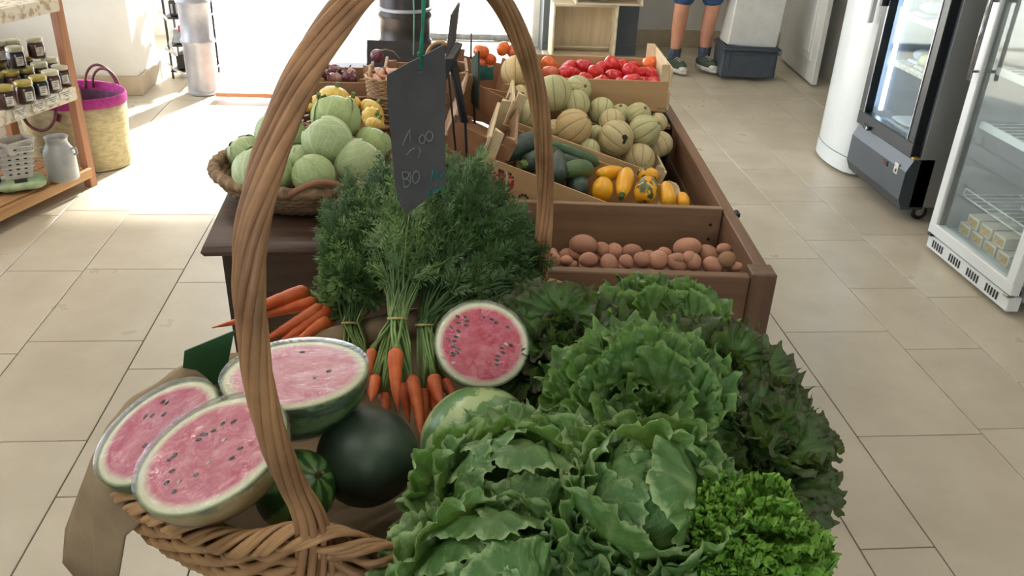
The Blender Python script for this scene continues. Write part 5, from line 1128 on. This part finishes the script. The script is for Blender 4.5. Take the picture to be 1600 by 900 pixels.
pts = [(.07*math.cos(a)+.09, .175, .34+.10*math.sin(a)) for a in [PI*k/14 for k in range(15)]]; MB().tube(pts, .007, 7).build('handle', M_lea, bg, smooth=True)
for x in (-.135, .035): boxobj('handle_patch', (x, -.188, .29), (.03, .012, .04), M_lea, bg, .003, (0, R_(25), 0))
# ================================================================== far left: drum, equipment rack, cable, plank
M_drum = pm('galvanised_drum', (172, 174, 184), (150, 152, 164), scale=8, rough=.4, metal=.3, bmp=.05)
def drum(name, label, p, r, h, hoops, m, M_rim=None):
    t = thing(name, label, 'barrel', p); prof = [(r-.006, 0), (r+.006, .004), (r+.006, .02), (r, .026)]
    for z in hoops: prof += [(r, z-.02), (r+.010, z-.008), (r+.010, z+.008), (r, z+.02)]
    prof += [(r, h-.026), (r+.006, h-.02), (r+.006, h-.002), (r-.004, h), (r-.012, h-.012)]
    MB().lathe(prof, 48).build('body', m, t, sharp=40); MB().lathe([(r-.004, h-.012), (0.001, h-.012)], 48, cap0=False, cap1=False).build('lid', m, t)
    MB().lathe([(.03, h-.012), (.03, h), (.02, h+.002)], 16).build('bung', M_rim or m, t, (r*.6, 0, 0)); return t
drum('steel_cylinder', 'narrow grey steel cylinder with raised hoops beside the doorway', (-1.47, 5.68, 0), .095, 1.0, (.335, .575, .8), M_drum)
sp_ = PY(633, 60, 5.15); M_stove = pm('black_stove_steel', (66, 60, 58), (50, 46, 46), scale=8, rough=.35, metal=.5, bmp=.03)
stv = drum('stove_barrel', 'dark brown-black steel cylinder standing behind the onions', (sp_.x, 5.15, 0), .145, 1.05, (.30, .47, .62), M_stove, M_drum)
MB().lathe([(.1475, .602), (.1575, .606), (.1575, .618), (.1475, .622)], 48, cap0=False, cap1=False).build('chrome_ring', M_drum, stv, (0, 0, .045), smooth=True)
er = thing('equipment_rack', 'small black rack of electrical boxes behind the white pier', 'rack', (-1.62, 6.12, 0))
for x in (-.13, .13):
    for y in (-.1, .1): boxobj('upright', (x, y, .32), (.014, .014, .64), M_blk, er)
for z in (.05, .22, .40, .60): boxobj('shelf', (0, 0, z), (.28, .22, .012), M_blk, er)
for z, w, h, m in ((.06, .2, .1, M_blk), (.235, .22, .08, M_frame), (.41, .2, .1, M_blk), (.30, .12, .05, M_cherry)): boxobj('device', (0, -.01, z+h/2), (w, .16, h), m, er, .006)
for k in range(6): boxobj('vent_slit', (-.08+.032*k, -.093, .46), (.012, .004, .06), M_frame, er, 0)
cb_pts = [PY(u, v, 5.9 if i < 3 else 5.85) for i, (u, v) in enumerate(((225, -30), (240, 8), (262, 32), (268, 50), (266, 70), (276, 86), (262, 78), (258, 76)))]
o = MB().tube(catmull(cb_pts, 6), .009, 7).build('white_cable', pm('cable_white', (232, 232, 230), scale=30, bmp=0), None, smooth=True); tag(o, 'white cable hanging by the pier in front of the black rack', 'cable')
o = MB().tube(catmull([PY(u, v, 6.0) for u, v in ((262, 98), (272, 108), (290, 116), (300, 118))], 6), .007, 7).build('white_cable', MATS['cable_white'], None, smooth=True); tag(o, 'pale cable looping low on the black rack', 'cable')
M_orange = wood('orange_plank', (206, 142, 100), (184, 116, 78), 0, 3); a = P(352, 158, 0); b = P(432, 158, 0)
o = boxobj('wooden_plank', ((a.x+b.x)/2+.15, a.y+.02, .0425), (b.x-a.x+.4, .09, .025), M_orange, None, .002, (0, 0, -.04)); tag(o, 'orange wooden plank lying on the floor at the doorway', 'plank')
# ================================================================== grey counter with stacked crates at the back
M_greyp = pm('blue_grey_paint', (104, 114, 122), (96, 105, 113), scale=5, rough=.5, bmp=.03); M_pale = wood('pale_crate_wood', (214, 196, 164), (196, 174, 138), 2, 2.5); M_pale2 = wood('pale_crate_slat', (226, 214, 190), (204, 186, 154), 0, 2.5)
gc = thing('counter', 'blue-grey panelled counter against the back wall', 'counter', (.885, 7.02, 0)); boxobj('body', (.385, .17, .5), (.77, .34, 1.0), M_greyp, gc); boxobj('top', (.385, .16, 1.015), (.81, .4, .03), M_pale2, gc); boxobj('kick_board', (.385, -.004, .04), (.77, .01, .08), M_greyp, gc)
struct(boxobj('trim_3', (.855, 7.3, 1.2), (.06, .12, 2.4), M_ceil, None, .003))
def upcrate(label, x, y, z, w, d, h):
    t = thing('wooden_crate', label, 'crate', (x, y, z)); boxobj('back_panel', (w/2, d-.01, h/2), (w-.02, .01, h-.02), M_pale, t)
    for x0 in (.008, w-.008): boxobj('side_board', (x0, d/2, h/2), (.016, d, h), M_pale2, t)
    for zz0 in (.008, h-.008): boxobj('side_board', (w/2, d/2, zz0), (w-.034, d, .016), M_pale2, t)
    for k in range(3): boxobj('slat', (w/2, d-.03-.02*k, .03+.012*k), (w-.04, .012, .014), M_pale2, t)
    return t
ba = PY(856, 82, 6.80); b_ = thing('wooden_tray', 'white wooden tray base under the upright pale crate', 'tray', (ba.x-.01, 6.62, 0)); boxobj('panel', (.26, .17, .02), (.56, .36, .035), M_pale2, b_); boxobj('lip', (.26, -.012, .045), (.56, .014, .02), M_pale2, b_)
upcrate('pale crate standing on end before the grey counter', ba.x+.01, 6.68, .045, .50, .22, .40)
uc = upcrate('pale crate lying on top of the upright one, round dish inside', ba.x+.17, 6.66, .447, .52, .24, .3)
M_dish = pm('cream_dish', (214, 206, 180), scale=10, bmp=0); t = thing('round_dish', 'cream round dish leaning in the upper pale crate', 'dish', (ba.x+.38, 6.70, .60), (R_(78), 0, 0)); MB().lathe([(.02, 0), (.09, .004), (.125, .02), (.12, .024), (.08, .01), (.001, .008)], 32).build('plate', M_dish, t, smooth=True); MB().lathe([(.05, -.004), (.05, .002), (.04, .002), (.04, -.004)], 24, cap0=False, cap1=False).build('foot_ring', M_dish, t)
# ================================================================== grey box with white box on it, by the door
M_gbox = pm('grey_plastic_box', (76, 84, 94), (66, 74, 84), scale=10, rough=.45, bmp=.03); M_wbox = pm('white_foam', (222, 222, 218), (210, 210, 206), scale=10, rough=.6, bmp=.1)
g0 = P(1125, 126, 0); eb = thing('plastic_box', 'grey stackable plastic box on the floor by the white door', 'box', (g0.x, g0.y, 0.03), (0, 0, R_(-4)))
for c, d in (((.20, .012, .115), (.40, .012, .22)), ((.20, .29, .115), (.40, .012, .22)), ((.006, .15, .115), (.012, .29, .22)), ((.394, .15, .115), (.012, .29, .22)), ((.2, .15, .006), (.40, .3, .012))): boxobj('wall', c, d, M_gbox, eb)
for c, d in (((.2, -.002, .205), (.42, .03, .012)), ((.2, -.002, .175), (.42, .02, .008)), ((-.004, .15, .205), (.03, .31, .012)), ((.404, .15, .205), (.03, .31, .012)), ((.03, .002, .1), (.03, .012, .17)), ((.37, .002, .1), (.03, .012, .17))): boxobj('rib', c, d, M_gbox, eb, .002)
wb = thing('foam_box', 'tall white box resting tilted on the grey plastic box', 'box', (g0.x+.03, g0.y+.05, .252), (R_(-3), R_(4), R_(-3))); boxobj('body', (.185, .12, .29), (.37, .24, .58), M_wbox, wb, .008); boxobj('lid', (.185, .12, .60), (.385, .25, .04), M_wbox, wb, .008)
# ================================================================== refrigerators along the right wall
M_white = pm('fridge_white', (226, 230, 230), (220, 224, 225), scale=3, rough=.25, bmp=0); M_gside = pm('fridge_side_grey', (158, 160, 158), (150, 152, 150), scale=3, rough=.35, metal=.2, bmp=0); M_bframe = pm('fridge_black', (26, 28, 32), scale=8, rough=.3, bmp=0); M_dpanel = pm('fridge_dark_panel', (62, 68, 74), (56, 62, 68), scale=4, rough=.4, bmp=0)
M_inner = pm('fridge_liner', (206, 216, 226), scale=3, rough=.4, bmp=0); M_wire = pm('white_wire', (226, 228, 228), scale=20, rough=.4, bmp=0); M_chrome = pm('chrome', (190, 188, 188), scale=10, rough=.2, metal=.9, bmp=0); M_led = emit('fridge_light', (186, 212, 255), 9); M_fglass = glassy('fridge_glass', (.93, .97, .96, 1), .006, fm=.18)
# 1 white rounded fridge
f1 = thing('white_refrigerator', 'white rounded refrigerator farthest along the right wall', 'refrigerator', (2.22, 4.19, 0))
def bowed(z0, z1, off=0):
    n = 12; V = []
    for z in (z0, z1):
        for k in range(n+1): f = k/n; V.append((-.045*math.sin(PI*f)**.8-off+.02*(f > .93 or f < .07), f*.45, z))
        V += [(.08, .45, z), (.08, 0, z)]
    m = n+3; F = [(k, k+m, (k+1) % m+m, (k+1) % m) for k in range(m)]+[tuple(range(m)), tuple(range(2*m-1, m-1, -1))]
    return MB().add(V, F)
boxobj('cabinet', (.36, .225, .87), (.56, .45, 1.7), M_white, f1, .01)
bowed(.105, 1.72).build('door', M_white, f1, sharp=50); bowed(.02, .10, .004).build('plinth', M_white, f1, sharp=50)
boxobj('handle', (-.06, .04, 1.0), (.03, .025, .4), M_white, f1, .006)
# 2 black framed display fridge
f2 = thing('display_refrigerator', 'black-framed glass door display refrigerator with lit blue-white inside', 'refrigerator', (2.19, 3.58, 0))
boxobj('side_panel', (.33, .012, .98), (.60, .024, 1.80), M_gside, f2, .003); boxobj('side_panel', (.33, .558, .98), (.60, .024, 1.80), M_gside, f2, .003); boxobj('back_panel', (.61, .285, .98), (.02, .52, 1.78), M_inner, f2); boxobj('bottom', (.32, .285, .34), (.56, .52, .03), M_inner, f2); boxobj('top', (.32, .285, 1.87), (.56, .52, .03), M_inner, f2)
V = []
for y in (-.0, .565): V += [(-.005, y, .07), (-.028, y, .12), (-.028, y, .255), (.0, y, .315), (.10, y, .315), (.10, y, .07)]
MB().add(V, [(k, (k+1) % 6, (k+1) % 6+6, k+6) for k in range(6)]+[(5, 4, 3, 2, 1, 0), (6, 7, 8, 9, 10, 11)]).build('base_panel', M_dpanel, f2)
fr = boxobj('door', (.0, .285, .355), (.045, .565, .07), M_bframe, f2, .004); boxobj('door_rail', (0, 0, 1.49), (.045, .565, .07), M_bframe, fr, .004)
for y in (-.252, .252): boxobj('door_stile', (0, y, .745), (.045, .06, 1.42), M_bframe, fr, .004)
boxobj('door_glass', (0, 0, .745), (.008, .45, 1.42), M_fglass, fr, 0); boxobj('door_handle', (-.035, .255, .72), (.03, .03, .35), M_bframe, fr, .004); boxobj('door_trim', (-.024, -.222, .745), (.004, .006, 1.42), M_chrome, fr, 0); boxobj('door_trim', (-.024, .222, .745), (.004, .006, 1.42), M_chrome, fr, 0)
boxobj('light_tube', (.06, .06, 1.1), (.02, .015, 1.4), M_led, f2, .003); boxobj('light_tube', (.06, .51, 1.1), (.02, .015, 1.4), M_led, f2, .003)
def wshelf(par, x0, x1, y0, y1, z, nm='wire_shelf', lip=.0):
    m_ = MB()
    for k in range(14): y = y0+(y1-y0)*k/13; m_.tube([(x0, y, z), (x1, y, z)], .0025, 5)
    for x in (x0, (x0+x1)/2, x1): m_.tube([(x, y0, z-.004), (x, y1, z-.004)], .0035, 5)
    if lip: m_.tube([(x0, y0, z), (x0, y0, z+lip), (x0, y1, z+lip), (x0, y1, z)], .0035, 5)
    o = m_.build(nm, M_wire, par); o['kind'] = 'stuff'; return o
for z in (.645, .87, 1.15, 1.45): wshelf(f2, .08, .56, .04, .53, z)
for z in (.645, .87): boxobj('price_strip', (.075, .285, z-.008), (.006, .49, .026), M_cardw, f2, .001)
boxobj('knob_plate', (-.022, .45, .33), (.02, .05, .025), M_bframe, f2); MB().lathe([(.009, 0), (.009, .01), (.006, .012)], 14).build('lock', M_chrome, f2, (-.03, .42, .333), (0, -PI/2, 0))
M_red = pm('red_display', (150, 50, 58), scale=20, bmp=0); boxobj('thermostat_display', (-.030, .19, .235), (.004, .05, .024), M_bframe, f2, .001); boxobj('thermostat_digits', (-.033, .195, .237), (.002, .028, .010), M_red, f2, 0); boxobj('sticker', (-.028, .085, .245), (.004, .035, .05), M_cardw, f2, .0005); boxobj('sticker_mark', (-.031, .082, .236), (.001, .014, .014), M_bframe, f2, 0)
for y in (.05, .51):
    c = MB().tube([(.03*math.cos(a), 0, .03*math.sin(a)) for a in [2*PI*k/16 for k in range(16)]], .011, 8, True).build('castor_wheel', M_bframe, f2, (.12, y, .041), smooth=True); MB().lathe([(.02, -.006), (.02, .006)], 14).build('hub', M_chrome, c, None, (PI/2, 0, 0)); boxobj('castor_fork', (.12, y, .055), (.03, .035, .03), M_chrome, f2, .003)
boxobj('hinge', (-.005, -.01, .325), (.03, .03, .01), M_lidg, f2)
# goods in the display fridge
M_cheese = pm('cheese_wrap', (222, 218, 170), (206, 200, 150), scale=20, rough=.35); M_clear = pm('clear_tray', (196, 202, 208), (176, 184, 190), scale=20, rough=.2)
def good(name, label, cat, p, d, m, wrap=M_clear, grp=None):
    t = thing(name, label, cat, p, group=grp); boxobj('tray', (0, 0, .008), (d[0], d[1], .015), wrap, t); MB().blob((d[0]*.46, d[1]*.46, d[2]*.5), lambda th, ph: 1/(abs(math.cos(th))**4+abs(math.sin(th))**4)**.25, 24, 10).build('wrapped_food', m, t, (0, 0, .017+d[2]*.45), smooth=True); return t
good('cheese_pack', 'yellowish wrapped cheese on the middle fridge shelf', 'cheese', (2.33, 3.90, .648), (.1, .08, .055), M_cheese); good('cheese_pack', 'pale wrapped cheese behind the yellowish one', 'cheese', (2.38, 4.03, .648), (.12, .1, .05), M_clear); good('cheese_pack', 'wrapped pack at the right of the middle fridge shelf', 'cheese', (2.34, 3.75, .648), (.1, .1, .05), M_clear)
good('cheese_pack', 'flat white pack on the fridge bottom', 'cheese', (2.34, 3.95, .356), (.15, .2, .025), M_wbox); good('cheese_pack', 'white tub on the fridge bottom near its right side', 'cheese', (2.32, 3.72, .356), (.1, .09, .07), M_wbox); good('cheese_pack', 'wrapped packs at the left of the upper fridge shelf', 'cheese', (2.34, 4.0, .873), (.12, .12, .05), M_clear); good('cheese_pack', 'white pack at the right of the upper fridge shelf', 'cheese', (2.34, 3.8, .873), (.12, .12, .06), M_wbox)
# 3 white glass door fridge, nearest
f3 = thing('glass_door_refrigerator', 'white-framed glass door refrigerator cut by the right edge', 'refrigerator', (2.16, 2.685, 0))
boxobj('side_panel', (.36, .012, .97), (.60, .024, 1.82), M_gside, f3, .003); boxobj('side_panel', (.36, .598, .97), (.60, .024, 1.82), M_gside, f3, .003); boxobj('back_panel', (.65, .305, .97), (.02, .56, 1.8), M_gside, f3); boxobj('bottom', (.36, .305, .10), (.58, .56, .03), M_inner, f3); boxobj('top', (.36, .305, 1.87), (.58, .56, .03), M_inner, f3); boxobj('plinth', (.035, .305, .05), (.05, .60, .06), M_white, f3, .003)
for g_ in range(4):
    for k in range(5): boxobj('vent_slit', (.0095, .08+.135*g_+.018*k, .052), (.004, .008, .032), M_bframe, f3, 0, (R_(0), 0, 0))
boxobj('hinge', (.01, .585, .085), (.03, .03, .012), M_blk, f3); boxobj('hinge', (.01, .02, .085), (.03, .03, .012), M_chrome, f3)
d3 = boxobj('door', (.02, .305, .115), (.04, .61, .05), M_white, f3, .004); boxobj('door_rail', (0, 0, 1.72), (.04, .61, .05), M_white, d3, .004)
for y in (-.28, .28): boxobj('door_stile', (0, y, .86), (.04, .05, 1.68), M_white, d3, .004)
boxobj('door_glass', (0, 0, .86), (.008, .51, 1.68), M_fglass, d3, 0)
for y in (-.252, .252): boxobj('gasket', (.008, y, .86), (.03, .006, 1.68), M_gside, d3, 0)
hz_ = MB().tube([(-.055, .27, .76-.115), (-.055, .27, 1.10-.115)], .008, 10).build('door_handle', M_chrome, d3, smooth=True)
for z in (.68, .95): MB().tube([(-.055, .27, z), (0, .27, z)], .006, 8).build('handle_bracket', M_chrome, hz_)
wshelf(f3, .09, .6, .04, .57, .275, lip=.03)
for z in (.58, .80): wshelf(f3, .09, .6, .03, .58, z); boxobj('shelf_front', (.08, .305, z), (.014, .55, .032), M_white, f3, .003)
boxobj('light_tube', (.3, .305, 1.845), (.03, .5, .015), emit('fridge_light_soft', (235, 242, 245), 14), f3, .003)
M_butter = pm('butter_box', (226, 218, 196), scale=10, rough=.5, bmp=0); M_gold = pm('butter_print', (204, 168, 96), (180, 138, 70), scale=60, bmp=0)
for i in range(4):
    for j in range(2):
        if j == 1 and i == 3: continue
        p = (2.16+.135, 3.19-.093*i-(.04 if j else 0), .116+.052*j); t = thing('butter_carton', 'white and gold butter carton, %s from left in the %s layer' % (ORD[i], 'upper' if j else 'bottom'), 'carton', p, group='butter cartons in the near fridge')
        boxobj('carton', (.03, 0, .025), (.14, .078, .048), M_butter, t, .001); boxobj('printed_panel', (-.0405, 0, .024), (.001, .062, .03), M_gold, t, 0)
M_meat = pm('wrapped_meat', (196, 158, 158), (222, 206, 206), scale=30, rough=.2, bmp=.3); t = good('meat_pack', 'pinkish wrapped meat on the wire shelf of the near fridge', 'meat', (2.45, 3.02, .28), (.12, .12, .06), M_meat); good('meat_pack', 'wrapped pack on the middle shelf of the near fridge', 'meat', (2.42, 2.95, .585), (.16, .2, .05), M_clear); good('white_packet', 'white packet at the right on the wire shelf', 'packet', (2.36, 2.82, .28), (.08, .08, .09), M_wbox)
# ================================================================== person walking by the door
M_skin = pm('skin', (206, 150, 124), (196, 138, 112), scale=10, rough=.55, bmp=0); M_denim = pm('denim', (54, 84, 124), (44, 70, 108), scale=60, rough=.85, bmp=.3); M_tee = pm('tee_shirt', (196, 198, 200), scale=8, rough=.9); M_hair = pm('hair', (66, 48, 36), scale=60, rough=.6); M_sock = pm('sock', (52, 56, 66), (84, 96, 116), scale=50, rough=.9); M_shoe = pm('shoe_canvas', (72, 86, 70), (56, 68, 58), scale=40, rough=.8); M_sole = pm('shoe_sole', (214, 210, 200), scale=30, rough=.6); M_eye = pm('eye', (40, 34, 30), scale=10, rough=.2, bmp=0); M_lip = pm('lips', (168, 100, 92), scale=20, bmp=0)
fA, fB = P(1052, 112, 0), P(1098, 112, 0); hdg = math.atan2(-.35, -1)  # heading angle helper
pe = thing('person', 'person in blue denim shorts and patterned socks walking past the grey box', 'person', ((fA.x+fB.x)/2, (fA.y+fB.y)/2, 0)); po = Vector(pe.location)
d_ = Vector((.32, -.95, 0)).normalized(); rt_ = Vector((-.95, -.32, 0)).normalized()      # facing the viewer and a little right
aL, aB = fA-po, fB-po
J = {}
def skinobj(nm, pts, edges, radii, m, sub=2):
    me = bpy.data.meshes.new(nm); me.from_pydata([tuple(p) for p in pts], edges, []); me.materials.append(m); o = inst(nm, me, pe)
    md = o.modifiers.new('skin', 'SKIN'); 
    for i, r in enumerate(radii): me.skin_vertices[0].data[i].radius = r if hasattr(r, '__len__') else (r, r)
    me.skin_vertices[0].data[0].use_root = True; o.modifiers.new('sub', 'SUBSURF').render_levels = sub; o.modifiers['sub'].levels = sub
    for pl in me.polygons: pl.use_smooth = True
    md.use_smooth_shade = True; return o
hipc = Vector((0, 0, .93)); X = Vector((1, 0, 0))
pts = [hipc]; rad = [(.14, .11)]; E_ = []
def addp(p, r, par): pts.append(Vector(p)); rad.append(r); E_.append((par, len(pts)-1)); return len(pts)-1
c1_ = addp((0, .01, 1.12), (.135, .10), 0); c2_ = addp((0, .0, 1.32), (.165, .11), c1_); c3_ = addp((0, -.0, 1.44), (.13, .085), c2_); nk = addp((0, -.01, 1.52), (.055, .055), c3_); 
for s_, foot in ((-1, aL), (1, aB)):
    h = addp((s_*.085, 0, .88), (.088, .095), 0); k = addp((s_*.07+foot.x*.4, foot.y*.5-.02, .49), (.058, .06), h); c_ = addp((foot.x*.95, foot.y*.9+.02, .34), (.054, .058), k); an = addp((foot.x, foot.y+.03, .10), (.033, .036), c_); addp((foot.x, foot.y+.02, .05), (.035, .04), an)
    sh = addp((s_*.185, 0, 1.40), (.055, .055), c2_); el = addp((s_*.215, .03, 1.12), (.042, .042), sh); wr = addp((s_*.205, -.04, .89), (.027, .03), el); pm_ = addp((s_*.20, -.06, .82), (.04, .022), wr)
    for q in range(4):
        f0 = addp((s_*.20, -.085+.019*q, .775), (.0095, .0095), pm_); f1_ = addp((s_*.195, -.088+.019*q, .745-.008*(q in (1, 2))), (.008, .008), f0); addp((s_*.183, -.088+.019*q, .722-.008*(q in (1, 2))), (.007, .007), f1_)
    t0 = addp((s_*.19, -.10, .815), (.011, .011), pm_); addp((s_*.18, -.115, .785), (.009, .009), t0)
body = skinobj('body', pts, E_, rad, M_skin, 2)
hd_ = MB().blob((.075, .092, .112), lambda th, ph: 1-.10*max(0, -math.cos(ph))**2*(1 if math.sin(th) < .3 else .6), 32, 24); hd_.blob((.011, .018, .02), None, 12, 10, M=Matrix.Translation((0, -.093, -.012)))
for s_ in (-1, 1): hd_.blob((.010, .022, .03), None, 12, 10, M=Matrix.Translation((s_*.076, .005, -.005)))
head = hd_.build('head', M_skin, pe, (0, -.015, 1.645), (0, 0, R_(18)), smooth=True)
for s_ in (-1, 1): MB().blob((.011, .006, .007), None, 10, 8).build('eye', M_eye, head, (s_*.03, -.083, .012), smooth=True)
MB().blob((.024, .006, .007), None, 12, 8).build('mouth', M_lip, head, (0, -.081, -.055), smooth=True)
MB().blob((.083, .098, .10), lambda th, ph: 1+.03*math.sin(7*th), 28, 16).build('hair', M_hair, head, (0, .02, .032), (R_(-14), 0, 0), smooth=True)
skinobj('tee_shirt', [(0, 0, .88), (0, .01, 1.12), (0, 0, 1.32), (0, 0, 1.44), (-.19, 0, 1.41), (-.205, .015, 1.26), (.19, 0, 1.41), (.205, .015, 1.26)], [(0, 1), (1, 2), (2, 3), (2, 4), (4, 5), (2, 6), (6, 7)], [(.19, .165), (.175, .14), (.19, .135), (.10, .09), .075, .068, .075, .068], M_tee)
kn = [(s_*.07+f_.x*.4, f_.y*.5-.02, .47) for s_, f_ in ((-1, aL), (1, aB))]
skinobj('denim_shorts', [(0, 0, .93), (-.09, 0, .82), kn[0], (.09, 0, .82), kn[1]], [(0, 1), (1, 2), (0, 3), (3, 4)], [(.165, .135), (.11, .12), (.088, .09), (.11, .12), (.088, .09)], M_denim)
for nm, f_, lift in (('left', aL, 0), ('right', aB, .012)):
    MB().lathe([(.040, .06), (.044, .09), (.046, .13), (.050, .17), (.047, .172)], 20).build('sock', M_sock, pe, (f_.x, f_.y+.028, lift), smooth=True)
    sh_ = MB().blob((.045, .125, .048), lambda th, ph: 1+.06*math.sin(th), 24, 14).build('shoe', M_shoe, pe, (f_.x+.01, f_.y-.04, .062+lift), (R_(0), 0, R_(20)), smooth=True)
    MB().lathe([(.98, -.012), (1.04, -.006), (1.04, .014), (.98, .018)], 32, sx=.046, sy=.128).build('sole', M_sole, sh_, (0, 0, -.035), smooth=True); MB().blob((.04, .04, .026), None, 16, 10).build('toe_cap', M_sole, sh_, (0, -.09, -.014), smooth=True)
    for k in range(4): MB().tube([(-.022, -.055+.022*k, .036), (0, -.058+.022*k, .046+.004*k), (.022, -.055+.022*k, .036)], .003, 5).build('lace', M_sole, sh_, smooth=True)
